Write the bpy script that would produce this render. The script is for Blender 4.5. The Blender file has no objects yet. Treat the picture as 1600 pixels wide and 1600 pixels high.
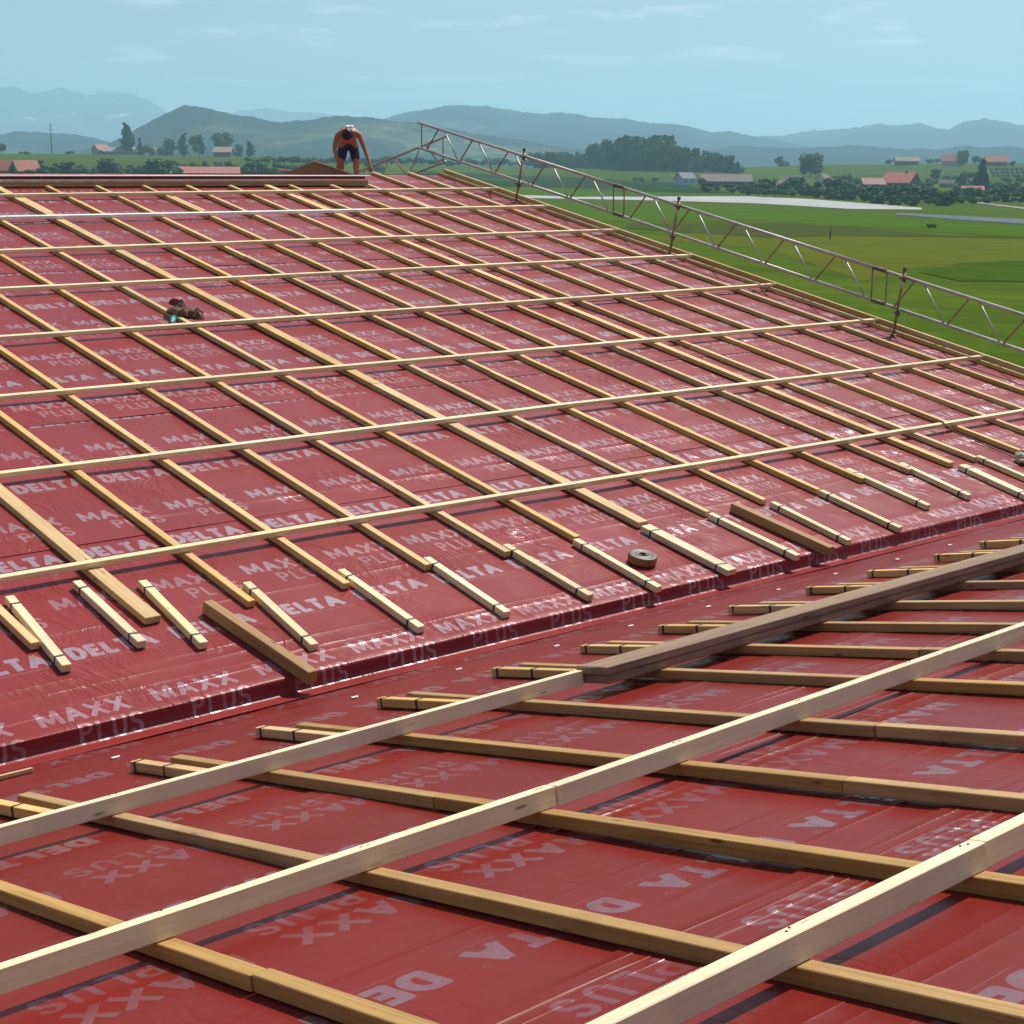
import bpy, bmesh, math, random
import numpy as np
from mathutils import Vector, Matrix
random.seed(7)
RNG = np.random.default_rng(11)
scene = bpy.context.scene
C = scene.collection
R_ = math.radians

# ------------------------------------------------------------------ camera
CAM_R = ((0.7549291324733676, -0.6557782699947259, 0.006071700398822352),
         (-0.13320868868829827, -0.16240149480431934, -0.9776917713386294),
         (0.6421350716172982, 0.7372791975147861, -0.20995698300128116))   # right, down, forward
FPX = 2468.0
cam_d = bpy.data.cameras.new('camera'); cam = bpy.data.objects.new('camera', cam_d); C.objects.link(cam)
rt, dn, fw = [Vector(v) for v in CAM_R]
cam.matrix_world = Matrix((rt, -dn, -fw)).transposed().to_4x4()
cam_d.sensor_width = 36.0; cam_d.lens = 36.0 * FPX / 1600.0
cam_d.clip_start = 0.05; cam_d.clip_end = 60000
scene.camera = cam
scene.cycles.volume_bounces = 3

# ------------------------------------------------------------------ sky, sun, exposure
SUN = Vector((0.65, 0.22, 1.0)).normalized()
sun_el = math.asin(SUN.z); sun_az = math.atan2(SUN.x, SUN.y)
world = bpy.data.worlds.new('World'); scene.world = world; world.use_nodes = True
wn = world.node_tree.nodes; wl = world.node_tree.links
bg = wn['Background']
sky = wn.new('ShaderNodeTexSky'); sky.sky_type = 'NISHITA'; sky.sun_disc = False
sky.sun_elevation = sun_el; sky.sun_rotation = sun_az; sky.altitude = 500
sky.air_density = 1.0; sky.dust_density = 1.6; sky.ozone_density = 1.6
bg.inputs['Strength'].default_value = 0.076
# soft fair-weather clouds, laid on a flat layer high overhead
tc = wn.new('ShaderNodeTexCoord'); sp = wn.new('ShaderNodeSeparateXYZ'); wl.new(tc.outputs['Generated'], sp.inputs[0])
zz = wn.new('ShaderNodeMath'); zz.operation = 'MAXIMUM'; zz.inputs[1].default_value = 0.0; wl.new(sp.outputs['Z'], zz.inputs[0])
za = wn.new('ShaderNodeMath'); za.operation = 'ADD'; za.inputs[1].default_value = 0.06; wl.new(zz.outputs[0], za.inputs[0])
dx = wn.new('ShaderNodeMath'); dx.operation = 'DIVIDE'; wl.new(sp.outputs['X'], dx.inputs[0]); wl.new(za.outputs[0], dx.inputs[1])
dy = wn.new('ShaderNodeMath'); dy.operation = 'DIVIDE'; wl.new(sp.outputs['Y'], dy.inputs[0]); wl.new(za.outputs[0], dy.inputs[1])
cb = wn.new('ShaderNodeCombineXYZ'); wl.new(dx.outputs[0], cb.inputs[0]); wl.new(dy.outputs[0], cb.inputs[1]); cb.inputs[2].default_value = 3.7
nz = wn.new('ShaderNodeTexNoise'); nz.inputs['Scale'].default_value = 1.7; nz.inputs['Detail'].default_value = 7; nz.inputs['Roughness'].default_value = 0.55
wl.new(cb.outputs[0], nz.inputs['Vector'])
rp = wn.new('ShaderNodeMapRange'); rp.interpolation_type = 'SMOOTHSTEP'
rp.inputs['From Min'].default_value = 0.54; rp.inputs['From Max'].default_value = 0.66; rp.inputs['To Max'].default_value = 0.8
wl.new(nz.outputs['Fac'], rp.inputs['Value'])
mx = wn.new('ShaderNodeMix'); mx.data_type = 'RGBA'; wl.new(rp.outputs[0], mx.inputs['Factor'])
wl.new(sky.outputs[0], mx.inputs[6]); mx.inputs[7].default_value = (10.5, 10.8, 11.0, 1)
wl.new(mx.outputs[2], bg.inputs['Color'])

sd = bpy.data.lights.new('sun', 'SUN'); sd.energy = 5.0; sd.angle = R_(0.53); sd.color = (1.0, 0.955, 0.88)
sun = bpy.data.objects.new('sun', sd); C.objects.link(sun)
sun.rotation_mode = 'QUATERNION'; sun.rotation_quaternion = SUN.to_track_quat('Z', 'Y')
vs = scene.view_settings
vs.view_transform = 'Standard'; vs.look = 'None'; vs.exposure = 0.2; vs.gamma = 1.0; vs.use_curve_mapping = False

# ------------------------------------------------------------------ helpers
def pixdir(px, py):
    a, b = (px - 800) / FPX, (py - 800) / FPX
    return rt * a + dn * b + fw
def at_range(px, py, r):
    """point seen at (px,py) of the photograph at ground distance r"""
    d = pixdir(px, py); k = r / math.hypot(d.x, d.y)
    return d * k
def setp(o, label=None, cat=None, group=None, kind=None):
    if label: o['label'] = label
    if cat: o['category'] = cat
    if group: o['group'] = group
    if kind: o['kind'] = kind
    return o
def thing(name, label, cat, loc=(0, 0, 0), group=None, rot=0.0):
    o = bpy.data.objects.new(name, None); C.objects.link(o); o.location = loc; o.rotation_euler = (0, 0, rot)
    o.empty_display_size = 0.3
    bpy_mw[o.name] = Matrix.Translation(Vector(loc)) @ Matrix.Rotation(rot, 4, 'Z')
    return setp(o, label, cat, group)
bpy_mw = {}
def add(name, mesh, parent=None, M=None):
    """link an object; M is its world matrix"""
    o = bpy.data.objects.new(name, mesh); C.objects.link(o)
    M = M or Matrix.Identity(4)
    if parent:
        o.parent = parent
        o.matrix_basis = bpy_mw[parent.name].inverted() @ M
    else:
        o.matrix_basis = M
    bpy_mw[o.name] = M
    return o
def mesh_from(verts, faces, mat, smooth=False, name='m', mats=None, mi=None):
    me = bpy.data.meshes.new(name)
    me.from_pydata([tuple(v) for v in verts], [], [tuple(f) for f in faces])
    if mats:
        for m in mats: me.materials.append(m)
    elif mat: me.materials.append(mat)
    if mi is not None: me.polygons.foreach_set('material_index', list(mi))
    if smooth: me.polygons.foreach_set('use_smooth', [True] * len(me.polygons))
    me.update()
    return me
_boxc = {}
def bevel_box(l, w, h, mat, bev=0.003):
    key = (round(l, 3), round(w, 3), round(h, 3), mat.name, bev)
    if key in _boxc: return _boxc[key]
    bm = bmesh.new(); bmesh.ops.create_cube(bm, size=1.0)
    for v in bm.verts: v.co = Vector((v.co.x * l, v.co.y * w, (v.co.z + 0.5) * h))
    if bev: bmesh.ops.bevel(bm, geom=list(bm.edges), offset=bev, segments=1, affect='EDGES')
    me = bpy.data.meshes.new('board'); bm.to_mesh(me); bm.free(); me.materials.append(mat)
    _boxc[key] = me
    return me
def frame(o, ex, ez):
    ex = Vector(ex).normalized(); ez = Vector(ez); ez = (ez - ex * ez.dot(ex)).normalized(); ey = ez.cross(ex)
    M = Matrix((ex, ey, ez)).transposed().to_4x4(); M.translation = Vector(o); return M
def beam(name, p0, p1, w, h, up, mat, parent=None, bev=0.003):
    """board between p0 and p1 (centre of its underside), width w, thickness h along up"""
    p0, p1 = Vector(p0), Vector(p1); L = (p1 - p0).length
    return add(name, bevel_box(L, w, h, mat, bev), parent, frame((p0 + p1) / 2, p1 - p0, up))
def tube_mesh(pts, r, mat, seg=8, caps=True, rs=None):
    V = []; F = []; n = len(pts); pts = [Vector(p) for p in pts]
    for i, p in enumerate(pts):
        t = (pts[min(i + 1, n - 1)] - pts[max(i - 1, 0)]).normalized()
        a = Vector((0, 0, 1)) if abs(t.z) < 0.9 else Vector((1, 0, 0))
        u = t.cross(a).normalized(); v = t.cross(u)
        rr = rs[i] if rs else r
        for k in range(seg):
            c = 2 * math.pi * k / seg
            V.append(p + u * math.cos(c) * rr + v * math.sin(c) * rr)
    for i in range(n - 1):
        for k in range(seg):
            k2 = (k + 1) % seg
            F.append((i * seg + k, i * seg + k2, (i + 1) * seg + k2, (i + 1) * seg + k))
    if caps: F.append(tuple(range(seg))[::-1]); F.append(tuple((n - 1) * seg + k for k in range(seg)))
    me = mesh_from(V, F, mat, True)
    return me
# ------------------------------------------------------------------ materials
class NT:
    def __init__(s, name):
        s.m = bpy.data.materials.new(name); s.m.use_nodes = True
        s.n = s.m.node_tree.nodes; s.l = s.m.node_tree.links; s.b = s.n['Principled BSDF']
    def node(s, t, **kw):
        n = s.n.new(t)
        for k, v in kw.items():
            if k in n.inputs: n.inputs[k].default_value = v
            else: setattr(n, k, v)
        return n
    def link(s, a, b): s.l.new(a, b)
    def noise(s, vec, scale, detail=4, rough=0.55, dist=0.0, **kw):
        n = s.node('ShaderNodeTexNoise'); n.inputs['Scale'].default_value = scale; n.inputs['Detail'].default_value = detail
        n.inputs['Roughness'].default_value = rough; n.inputs['Distortion'].default_value = dist
        if vec is not None: s.link(vec, n.inputs['Vector'])
        return n.outputs['Fac']
    def mapping(s, vec, scale=(1, 1, 1), rot=(0, 0, 0), loc=(0, 0, 0)):
        n = s.node('ShaderNodeMapping'); n.inputs['Scale'].default_value = scale; n.inputs['Rotation'].default_value = rot; n.inputs['Location'].default_value = loc
        s.link(vec, n.inputs['Vector']); return n.outputs[0]
    def rng(s, v, a, b, c, d, smooth=False):
        n = s.node('ShaderNodeMapRange'); n.inputs['From Min'].default_value = a; n.inputs['From Max'].default_value = b
        n.inputs['To Min'].default_value = c; n.inputs['To Max'].default_value = d
        if smooth: n.interpolation_type = 'SMOOTHSTEP'
        s.link(v, n.inputs['Value']); return n.outputs[0]
    def math(s, op, a, b=None):
        n = s.node('ShaderNodeMath'); n.operation = op
        for i, x in enumerate((a, b)):
            if x is None: continue
            if isinstance(x, (int, float)): n.inputs[i].default_value = x
            else: s.link(x, n.inputs[i])
        return n.outputs[0]
    def mix(s, f, a, b):
        n = s.node('ShaderNodeMix'); n.data_type = 'RGBA'
        if isinstance(f, (int, float)): n.inputs['Factor'].default_value = f
        else: s.link(f, n.inputs['Factor'])
        for i, x in ((6, a), (7, b)):
            if isinstance(x, tuple): n.inputs[i].default_value = (*x, 1)
            else: s.link(x, n.inputs[i])
        return n.outputs[2]
    def hsv(s, col, h=None, sat=None, val=None):
        n = s.node('ShaderNodeHueSaturation'); s.link(col, n.inputs['Color'])
        for k, x in (('Hue', h), ('Saturation', sat), ('Value', val)):
            if x is None: continue
            if isinstance(x, (int, float)): n.inputs[k].default_value = x
            else: s.link(x, n.inputs[k])
        return n.outputs[0]
    def bump(s, h, strength, dist):
        n = s.node('ShaderNodeBump'); n.inputs['Strength'].default_value = strength; n.inputs['Distance'].default_value = dist
        s.link(h, n.inputs['Height']); s.link(n.outputs[0], s.b.inputs['Normal']); return n
    def coord(s, k='Object'):
        return s.node('ShaderNodeTexCoord').outputs[k]

def wood(name, base, dark, rough=0.65, grey=0.0, val=(0.86, 1.12)):
    t = NT(name); oc = t.coord('Object')
    oi = t.node('ShaderNodeObjectInfo')
    rnd = oi.outputs['Random']
    cmb = t.node('ShaderNodeCombineXYZ'); k = t.math('MULTIPLY', rnd, 57.0); t.link(k, cmb.inputs[0]); t.link(t.math('MULTIPLY', rnd, 31.0), cmb.inputs[1])
    va = t.node('ShaderNodeVectorMath'); va.operation = 'ADD'; t.link(oc, va.inputs[0]); t.link(cmb.outputs[0], va.inputs[1]); p = va.outputs[0]
    g = t.noise(t.mapping(p, (1.2, 55, 55)), 1.0, 5, 0.65, 0.3)
    g2 = t.noise(t.mapping(p, (0.5, 9, 9)), 1.0, 3, 0.5)
    col = t.mix(t.rng(g, 0.38, 0.68, 0, 1), base, dark)
    col = t.mix(t.rng(g2, 0.45, 0.8, 0, 0.5), col, dark)
    # knots
    vo = t.node('ShaderNodeTexVoronoi'); vo.inputs['Scale'].default_value = 1.0; t.link(t.mapping(p, (3.2, 15, 15)), vo.inputs['Vector'])
    kn = t.rng(vo.outputs['Distance'], 0.05, 0.15, 1, 0, True)
    gate = t.noise(t.mapping(p, (1.3, 4, 4)), 1.0, 0)
    kn = t.math('MULTIPLY', kn, t.rng(gate, 0.40, 0.46, 0, 0.9))
    col = t.mix(kn, col, (dark[0] * 0.35, dark[1] * 0.28, dark[2] * 0.25))
    # dirt
    dn_ = t.noise(p, 2.3, 5, 0.6)
    col = t.mix(t.rng(dn_, 0.50, 0.75, 0, 0.42), col, (dark[0] * .6, dark[1] * .58, dark[2] * .6))
    if grey: col = t.mix(grey, col, (0.22, 0.20, 0.18))
    col = t.hsv(col, None, t.rng(rnd, 0, 1, 0.9, 1.1), t.rng(t.math('FRACT', t.math('MULTIPLY', rnd, 7.31)), 0, 1, val[0], val[1]))
    t.link(col, t.b.inputs['Base Color']); t.b.inputs['Roughness'].default_value = rough
    t.b.inputs['Specular IOR Level'].default_value = 0.3
    t.bump(g, 0.35, 0.002)
    return t.m
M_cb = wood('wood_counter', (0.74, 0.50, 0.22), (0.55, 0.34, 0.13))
M_bat = wood('wood_batten', (0.88, 0.72, 0.46), (0.76, 0.57, 0.33))
M_glare = wood('wood_glare_white', (0.90, 0.86, 0.78), (0.82, 0.77, 0.68), 0.42)  # near-white base colour paints the glare along the second batten
M_pale = wood('wood_pale', (0.84, 0.69, 0.42), (0.70, 0.53, 0.29))
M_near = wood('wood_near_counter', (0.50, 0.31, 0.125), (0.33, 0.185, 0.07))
M_oak = wood('wood_treated', (0.46, 0.25, 0.09), (0.30, 0.15, 0.05))
M_plank = wood('wood_scaffold_plank', (0.33, 0.225, 0.15), (0.17, 0.105, 0.065), 0.85, 0.08)
M_ridge = wood('wood_ridge', (0.5, 0.34, 0.15), (0.34, 0.21, 0.09))

def simple(name, col, rough=0.6, metal=0.0, var=0.25, scale=4.0, spec=0.4, bump=0.0, coordn='Object', dark=None):
    t = NT(name); p = t.coord(coordn)
    n = t.noise(p, scale, 5, 0.6)
    d = dark or tuple(c * (1 - var) for c in col)
    c = t.mix(t.rng(n, 0.3, 0.7, 0, 1), d, tuple(min(1, x * (1 + var * 0.4)) for x in col))
    t.link(c, t.b.inputs['Base Color']); t.b.inputs['Roughness'].default_value = rough; t.b.inputs['Metallic'].default_value = metal
    t.b.inputs['Specular IOR Level'].default_value = spec
    if bump: t.bump(n, bump, 0.01)
    return t.m
M_strap = simple('dark_strap', (0.035, 0.035, 0.04), 0.5)
M_steel = simple('galvanised_tube', (0.50, 0.47, 0.43), 0.5, 0.35, 0.3, 9, 0.5)
M_rust = simple('rusty_tube', (0.36, 0.23, 0.15), 0.75, 0.1, 0.5, 12, 0.4, dark=(0.20, 0.12, 0.08))
M_clamp = simple('clamp_iron', (0.17, 0.13, 0.105), 0.6, 0.4, 0.4, 20)
M_wall = simple('timber_wall', (0.25, 0.17, 0.10), 0.8, 0, 0.3, 1.0)

# ---- printed roofing membrane: the print is drawn here as stroke shapes
PT, PV = 0.72, 1.34            # repeat of the print along and up the roof (metres)
def make_print():
    W, H = 720, 1340
    img = np.zeros((H, W), np.float32)
    ss = 1
    yy, xx = np.mgrid[0:H, 0:W]; X = (xx + .5) / 1000.0; Y = (yy + .5) / 1000.0
    def seg(a, b, w, cap=0.0):
        ax, ay = a; bx, by = b; ddx, ddy = bx - ax, by - ay; L = math.hypot(ddx, ddy) or 1e-6
        ux, uy = ddx / L, ddy / L; m = np.zeros_like(X)
        for ox in (-PT, 0, PT):
            t_ = (X + ox - ax) * ux + (Y - ay) * uy; d_ = np.abs(-(X + ox - ax) * uy + (Y - ay) * ux)
            m = np.maximum(m, np.clip((w / 2 - d_) / 0.0015 + .5, 0, 1) * np.clip((t_ + cap) / 0.0015 + .5, 0, 1) * np.clip((L + cap - t_) / 0.0015 + .5, 0, 1))
        return m
    def poly(pts, w, v, ox, oy, sx, sy, cap=None):
        nonlocal img
        for a, b in zip(pts[:-1], pts[1:]):
            if abs(a[0] - b[0]) + abs(a[1] - b[1]) < 1e-4: continue
            m = seg((ox + a[0] * sx, oy + a[1] * sy), (ox + b[0] * sx, oy + b[1] * sy), w, w * 0.3 if cap is None else cap)
            img = np.maximum(img, m * v)
    def arc(cx, cy, rx, ry, a0, a1, n=9):
        return [(cx + rx * math.cos(math.radians(a0 + (a1 - a0) * i / n)), cy + ry * math.sin(math.radians(a0 + (a1 - a0) * i / n))) for i in range(n + 1)]
    G = {
        'D': [[(0, 0), (0, 1)], [(0, 1), (.45, 1)] + arc(.45, .5, .55, .5, 90, -90) + [(0, 0)]],
        'E': [[(.95, 1), (0, 1), (0, 0), (1, 0)], [(0, .5), (.85, .5)]],
        'L': [[(0, 1), (0, 0), (1, 0)]],
        'T': [[(0, 1), (1, 1)], [(.5, 1), (.5, 0)]],
        'A': [[(0, 0), (.5, 1), (1, 0)], [(.2, .33), (.8, .33)]],
        'M': [[(0, 0), (0.06, 1), (.5, .15), (.94, 1), (1, 0)]],
        'X': [[(0, 0), (1, 1)], [(0, 1), (1, 0)]],
        'P': [[(0, 0), (0, 1), (.6, 1)] + arc(.6, .75, .4, .25, 90, -90, 6) + [(0, .5)]],
        'U': [[(0, 1), (0, .4)] + arc(.5, .4, .5, .4, 180, 360, 8) + [(1, 1)]],
        'S': [arc(.5, .75, .48, .25, 20, 270, 8) + arc(.5, .25, .48, .25, 90, -160, 8)],
    }
    def word(s, x0, y0, h, widths, gap, w, v):
        x = x0
        for ch, wd in zip(s, widths):
            for st in G[ch]:
                poly(st, w, v, x + w / 2, y0 + w / 2, wd - w, h - w)
            x += wd + gap
    word('PLUS', 0.20, 0.0, 0.155, (.085, .075, .09, .085), .022, .024, 0.52)
    word('MAXX', 0.02, 0.195, 0.165, (.145, .125, .12, .12), .016, .032, 0.66)
    word('DELTA', 0.53, 0.86, 0.17, (.115, .095, .09, .11, .14), .010, .042, 1.0)
    # the small registered mark after the word and a fine rule under it
    poly(arc(0, 0, 1, 1, 0, 360, 10), .003, .6, .53 + .6, 1.02, .012, .012)
    poly(arc(0, 0, 1, 1, 0, 360, 10), .003, .6, .53 + .6 - PT, 1.02, .012, .012)
    img = np.maximum(img, seg((.53, .835), (1.15, .835), .004) * .45)
    return img
_p = make_print()
_im = bpy.data.images.new('membrane_print', _p.shape[1], _p.shape[0], alpha=False, float_buffer=False)
_im.colorspace_settings.name = 'Non-Color'
_px = np.ones((_p.shape[0], _p.shape[1], 4), np.float32); _px[..., 0] = _p; _px[..., 1] = _p; _px[..., 2] = _p
_im.pixels.foreach_set(_px.ravel()); _im.update()

def membrane(name, base, wr, inkc, inkm, spec, imet, ispec):
    t = NT(name)
    uv = t.node('ShaderNodeUVMap'); uv.uv_map = 'print'
    it = t.node('ShaderNodeTexImage'); it.image = _im; it.interpolation = 'Linear'; it.extension = 'REPEAT'
    t.link(uv.outputs[0], it.inputs['Vector'])
    pm = t.node('ShaderNodeUVMap'); pm.uv_map = 'metre'; p = pm.outputs[0]
    wear = t.noise(p, 5.0, 6, 0.65)
    wear2 = t.noise(p, 0.9, 3, 0.6)
    ink = t.math('MULTIPLY', it.outputs['Color'], t.math('MULTIPLY', t.rng(wear, 0.3, 0.55, 0.5, 1.0), t.rng(wear2, 0.32, 0.62, 0.55, 1.1)))
    n1 = t.noise(p, 0.8, 4, 0.5); n2 = t.noise(p, 14.0, 4, 0.6)
    col = t.mix(t.rng(n1, 0.3, 0.7, 0, 1), tuple(c * 0.90 for c in base), tuple(c * 1.08 for c in base))
    col = t.mix(t.rng(n2, 0.35, 0.75, 0, 0.18), col, tuple(c * 0.72 for c in base))
    dust = t.noise(t.mapping(p, (0.7, 1.4, 1)), 1.7, 5, 0.7)
    col = t.mix(t.rng(dust, 0.55, 0.85, 0, 0.09), col, (0.42, 0.27, 0.22))
    col = t.mix(t.math('MULTIPLY', ink, inkm), col, inkc)
    t.link(col, t.b.inputs['Base Color'])
    t.link(t.math('MULTIPLY', ink, imet), t.b.inputs['Metallic'])
    rg_ = t.math('SUBTRACT', t.rng(t.noise(p, 3.0, 4, 0.6), 0.3, 0.7, 0.29, 0.43), t.math('MULTIPLY', ink, 0.13)); t.link(rg_, t.b.inputs['Roughness'])
    t.link(t.math('ADD', t.math('MULTIPLY', ink, ispec), spec), t.b.inputs['Specular IOR Level'])
    # wrinkles: folds up the roof, strongest in patches, plus a fine woven grain
    dv = t.node('ShaderNodeTexNoise'); dv.inputs['Scale'].default_value = 1.1; t.link(p, dv.inputs['Vector'])
    sc = t.node('ShaderNodeVectorMath'); sc.operation = 'SCALE'; sc.inputs['Scale'].default_value = 0.9; t.link(dv.outputs['Color'], sc.inputs[0])
    ad = t.node('ShaderNodeVectorMath'); ad.operation = 'ADD'; t.link(p, ad.inputs[0]); t.link(sc.outputs[0], ad.inputs[1])
    f1 = t.noise(t.mapping(ad.outputs[0], (11, 1.6, 1), (0, 0, 0.25)), 1.0, 3, 0.55, 0.6)
    f2 = t.noise(t.mapping(ad.outputs[0], (1.2, 16, 1)), 1.0, 3, 0.5)
    mask = t.rng(t.noise(p, 1.3, 2, 0.5), 0.42, 0.66, 0.06, 1.0, True)
    rid = t.math('ABSOLUTE', t.math('SUBTRACT', f1, 0.5)); rid = t.rng(rid, 0, 0.07, 1, 0)
    hgt = t.math('ADD', t.math('MULTIPLY', t.math('MULTIPLY', rid, mask), 0.8 * wr), t.math('MULTIPLY', f2, 0.5))
    hgt = t.math('ADD', hgt, t.math('MULTIPLY', t.noise(p, 60, 2, 0.5), 0.05))
    t.bump(hgt, 0.6, 0.008)
    return t.m
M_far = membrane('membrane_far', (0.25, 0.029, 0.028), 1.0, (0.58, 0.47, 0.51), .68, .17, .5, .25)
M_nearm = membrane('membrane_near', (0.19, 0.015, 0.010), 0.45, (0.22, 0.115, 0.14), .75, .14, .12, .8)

# ------------------------------------------------------------------ roof planes
P0 = Vector((6.958992, 7.982677, -3.076464))     # a point of the lower edge of the far slope
AF, AN = 0.20457452, 0.21276898
ES = Vector((0, math.cos(AF), math.sin(AF))); EN = Vector((0, -math.sin(AF), math.cos(AF)))
NS = Vector((0, math.cos(AN), -math.sin(AN))); NN = Vector((0, math.sin(AN), math.cos(AN)))
EX = Vector((1, 0, 0))
def far(X, s, h=0.0):
    p = P0 + ES * s + EN * h; p.x = X; return p
NH = -0.12
def near(X, s, h=0.0):
    p = P0 + NS * s + NN * h; p.x = X; return p
far_roof = thing('barn_roof', 'large far roof slope under red printed membrane with pale battens rising to the ridge', 'roof', (8, 15, -10))
near_roof = thing('barn_roof', 'nearer red membrane roof slope in the foreground falling away to the stepped valley', 'roof', (8, 3, -10))

def wav(X, S, seed, amp):
    r = np.random.default_rng(seed); z = 0
    for k in range(9):
        fx, fs = r.normal(0, 2.2), r.normal(0, 3.0); z = z + np.sin(X * fx + S * fs + r.uniform(0, 6.28)) / (1 + 0.15 * (fx * fx + fs * fs))
    return z * amp
def sheet(parent, mat, prof, xs, pv0, flip, phase, seed, creases=(), amp=0.004):
    """prof: list of (point, normal, arclength) rows across the roll; creases: (row arclength, x0, x1, height)"""
    arcs = np.array([q[2] for q in prof]); base_v = []
    rows = []                                       # (arc, kind, crease)
    used = [c[0] for c in creases]
    for a in arcs:
        if all(abs(a - u) > 0.02 for u in used): rows.append((a, 0.0, None))
    for c in creases:
        rows += [(c[0] - c[4], 0.0, c), (c[0] - c[4] * .5, .55, c), (c[0], 1.0, c), (c[0] + c[4] * .5, .55, c), (c[0] + c[4], 0.0, c)]
    rows.sort(key=lambda q: q[0])
    PP = np.array([tuple(q[0]) for q in prof]); NNm = np.array([tuple(q[1]) for q in prof])
    nx = len(xs); V = np.zeros((len(rows), nx, 3)); UV = np.zeros((len(rows), nx, 2)); UM = np.zeros((len(rows), nx, 2))
    r = np.random.default_rng(seed)
    for i, (a, kind, c) in enumerate(rows):
        w = np.zeros(nx); hh = np.zeros(nx)
        if c is not None:
            rr = np.random.default_rng(int(c[0] * 1000) + 77)
            w = 0.010 * np.sin(xs * rr.uniform(.5, 1.3) + rr.uniform(0, 6)) + 0.004 * np.sin(xs * rr.uniform(3, 5) + rr.uniform(0, 6)) + .6 * c[5] * (np.clip(xs, c[1], c[2]) - (c[1] + c[2]) / 2)
            if kind > 0:
                env = np.clip((xs - c[1]) / .4, 0, 1) * np.clip((c[2] - xs) / .4, 0, 1)
                hh = c[3] * kind * env * (0.75 + .35 * np.sin(xs * 5 + rr.uniform(0, 6)))
        aa = a + w
        px_ = np.interp(aa, arcs, PP[:, 1]); pz_ = np.interp(aa, arcs, PP[:, 2])
        n1 = np.interp(aa, arcs, NNm[:, 1]); n2 = np.interp(aa, arcs, NNm[:, 2])
        f = wav(xs, np.full(nx, a), 5 + seed, amp) * np.clip(min(a - arcs[0], arcs[-1] - a) / 0.15, 0.25, 1) + hh
        V[i, :, 0] = xs; V[i, :, 1] = px_ + n1 * f; V[i, :, 2] = pz_ + n2 * f
        sg = -1 if flip else 1
        UV[i, :, 0] = (sg * (xs - phase)) / PT; UV[i, :, 1] = (aa - pv0) * 1.0 / PV
        UM[i, :, 0] = xs + seed * 3.1; UM[i, :, 1] = aa + seed * 1.7
    nr = len(rows)
    idx = np.arange(nr * nx).reshape(nr, nx)
    q = np.stack([idx[:-1, :-1], idx[:-1, 1:], idx[1:, 1:], idx[1:, :-1]], -1).reshape(-1, 4)
    if flip: q = q[:, ::-1]
    me = bpy.data.meshes.new('membrane_sheet'); me.vertices.add(nr * nx); me.vertices.foreach_set('co', V.ravel())
    me.loops.add(q.size); me.loops.foreach_set('vertex_index', q.ravel().astype(np.int32))
    me.polygons.add(len(q)); me.polygons.foreach_set('loop_start', np.arange(0, q.size, 4, dtype=np.int32)); me.polygons.foreach_set('loop_total', np.full(len(q), 4, np.int32))
    me.update(calc_edges=True)
    for nm, U in (('print', UV), ('metre', UM)):
        l = me.uv_layers.new(name=nm); l.data.foreach_set('uv', U.reshape(-1, 2)[q.ravel()].ravel())
    me.polygons.foreach_set('use_smooth', [True] * len(q)); me.materials.append(mat); me.validate()
    return add('membrane_sheet', me, parent)

XS_F = np.linspace(-3, 18.05, 264)
# far sheets (arclength = s), each lapping 10 cm over the one below
seams = [0.0, 2.31, 4.71, 7.10, 9.50, 11.90, 15.0]
pv = [-0.12, 2.47 , 4.87, 7.22, 9.64, 12.05]
ph = [3.52, 3.60, 3.42, 3.71, 3.33, 3.58]
zoff = 0.0
for k in range(6):
    s0, s1 = seams[k], min(seams[k + 1] + 0.10, 14.95)
    rows = []
    if k == 0:
        # foot lying on the near slope, upright step, rounded nosing
        foot = [near(0, -0.17, NH + 0.004), near(0, -0.10, NH + 0.006), near(0, -0.035, NH + 0.010)]
        base = far(0, 0.0); low = foot[-1]
        pts = foot + [Vector((0, base.y - 0.012, low.z + 0.010)), Vector((0, base.y - 0.008, (low.z + base.z) / 2)), Vector((0, base.y - 0.004, base.z - 0.010)), Vector((0, base.y - 0.001, base.z - 0.003)), far(0, 0.008, 0.0)]
        nrm = [NN, NN, (NN - Vector((0, 1, 0))).normalized(), Vector((0, -1, .3)).normalized(), Vector((0, -1, 0)), Vector((0, -1, .2)).normalized(), Vector((0, -.6, .8)).normalized(), EN]
        arc_ = [0.0]
        for a, b in zip(pts[:-1], pts[1:]): arc_.append(arc_[-1] + (b - a).length)
        off = 0.008 - arc_[-1]
        rows = [(p, n, a + off) for p, n, a in zip(pts, nrm, arc_)]
        st = 0.06
    else: st = s0
    ss_ = np.arange(st, s1 + 0.01, 0.10)
    for s in ss_:
        lift = 0.006 * (1 - (s - s0) / (s1 - s0)) if k else 0.0015
        rows.append((far(0, float(s), lift), EN, float(s)))
    cr = []
    if k == 0:
        cr = [(0.20, 2, 9.0, .002, .006, .0), (0.27, 3.2, 17.5, .002, .006, .0), (0.43, 3, 6.5, .0025, .007, .002), (0.53, 3.0, 5.5, .002, .007, .002), (1.12, 3, 17.5, .0018, .006, 0.0)]
    else:
        r = random.Random(k)
        cr = [(s0 + r.uniform(.25, .5), 3, 12, .002, .006, .001), (s0 + r.uniform(1.1, 1.5), 4, 17, .002, .006, .0)]
    sheet(far_roof, M_far, rows, XS_F, pv[k], False, ph[k], k, cr, 0.0035)
# opposite slope beyond the ridge
ridge = far(0, 14.95)
OS = Vector((0, math.cos(AF), -math.sin(AF))); ON = Vector((0, math.sin(AF), math.cos(AF)))
rows = [(ridge + OS * float(s), ON, float(s)) for s in np.arange(0, 15.0, 0.5)]
sheet(far_roof, M_far, rows, np.linspace(-3, 18.05, 60), 0.0, False, 0.3, 9, (), 0.003)
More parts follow.
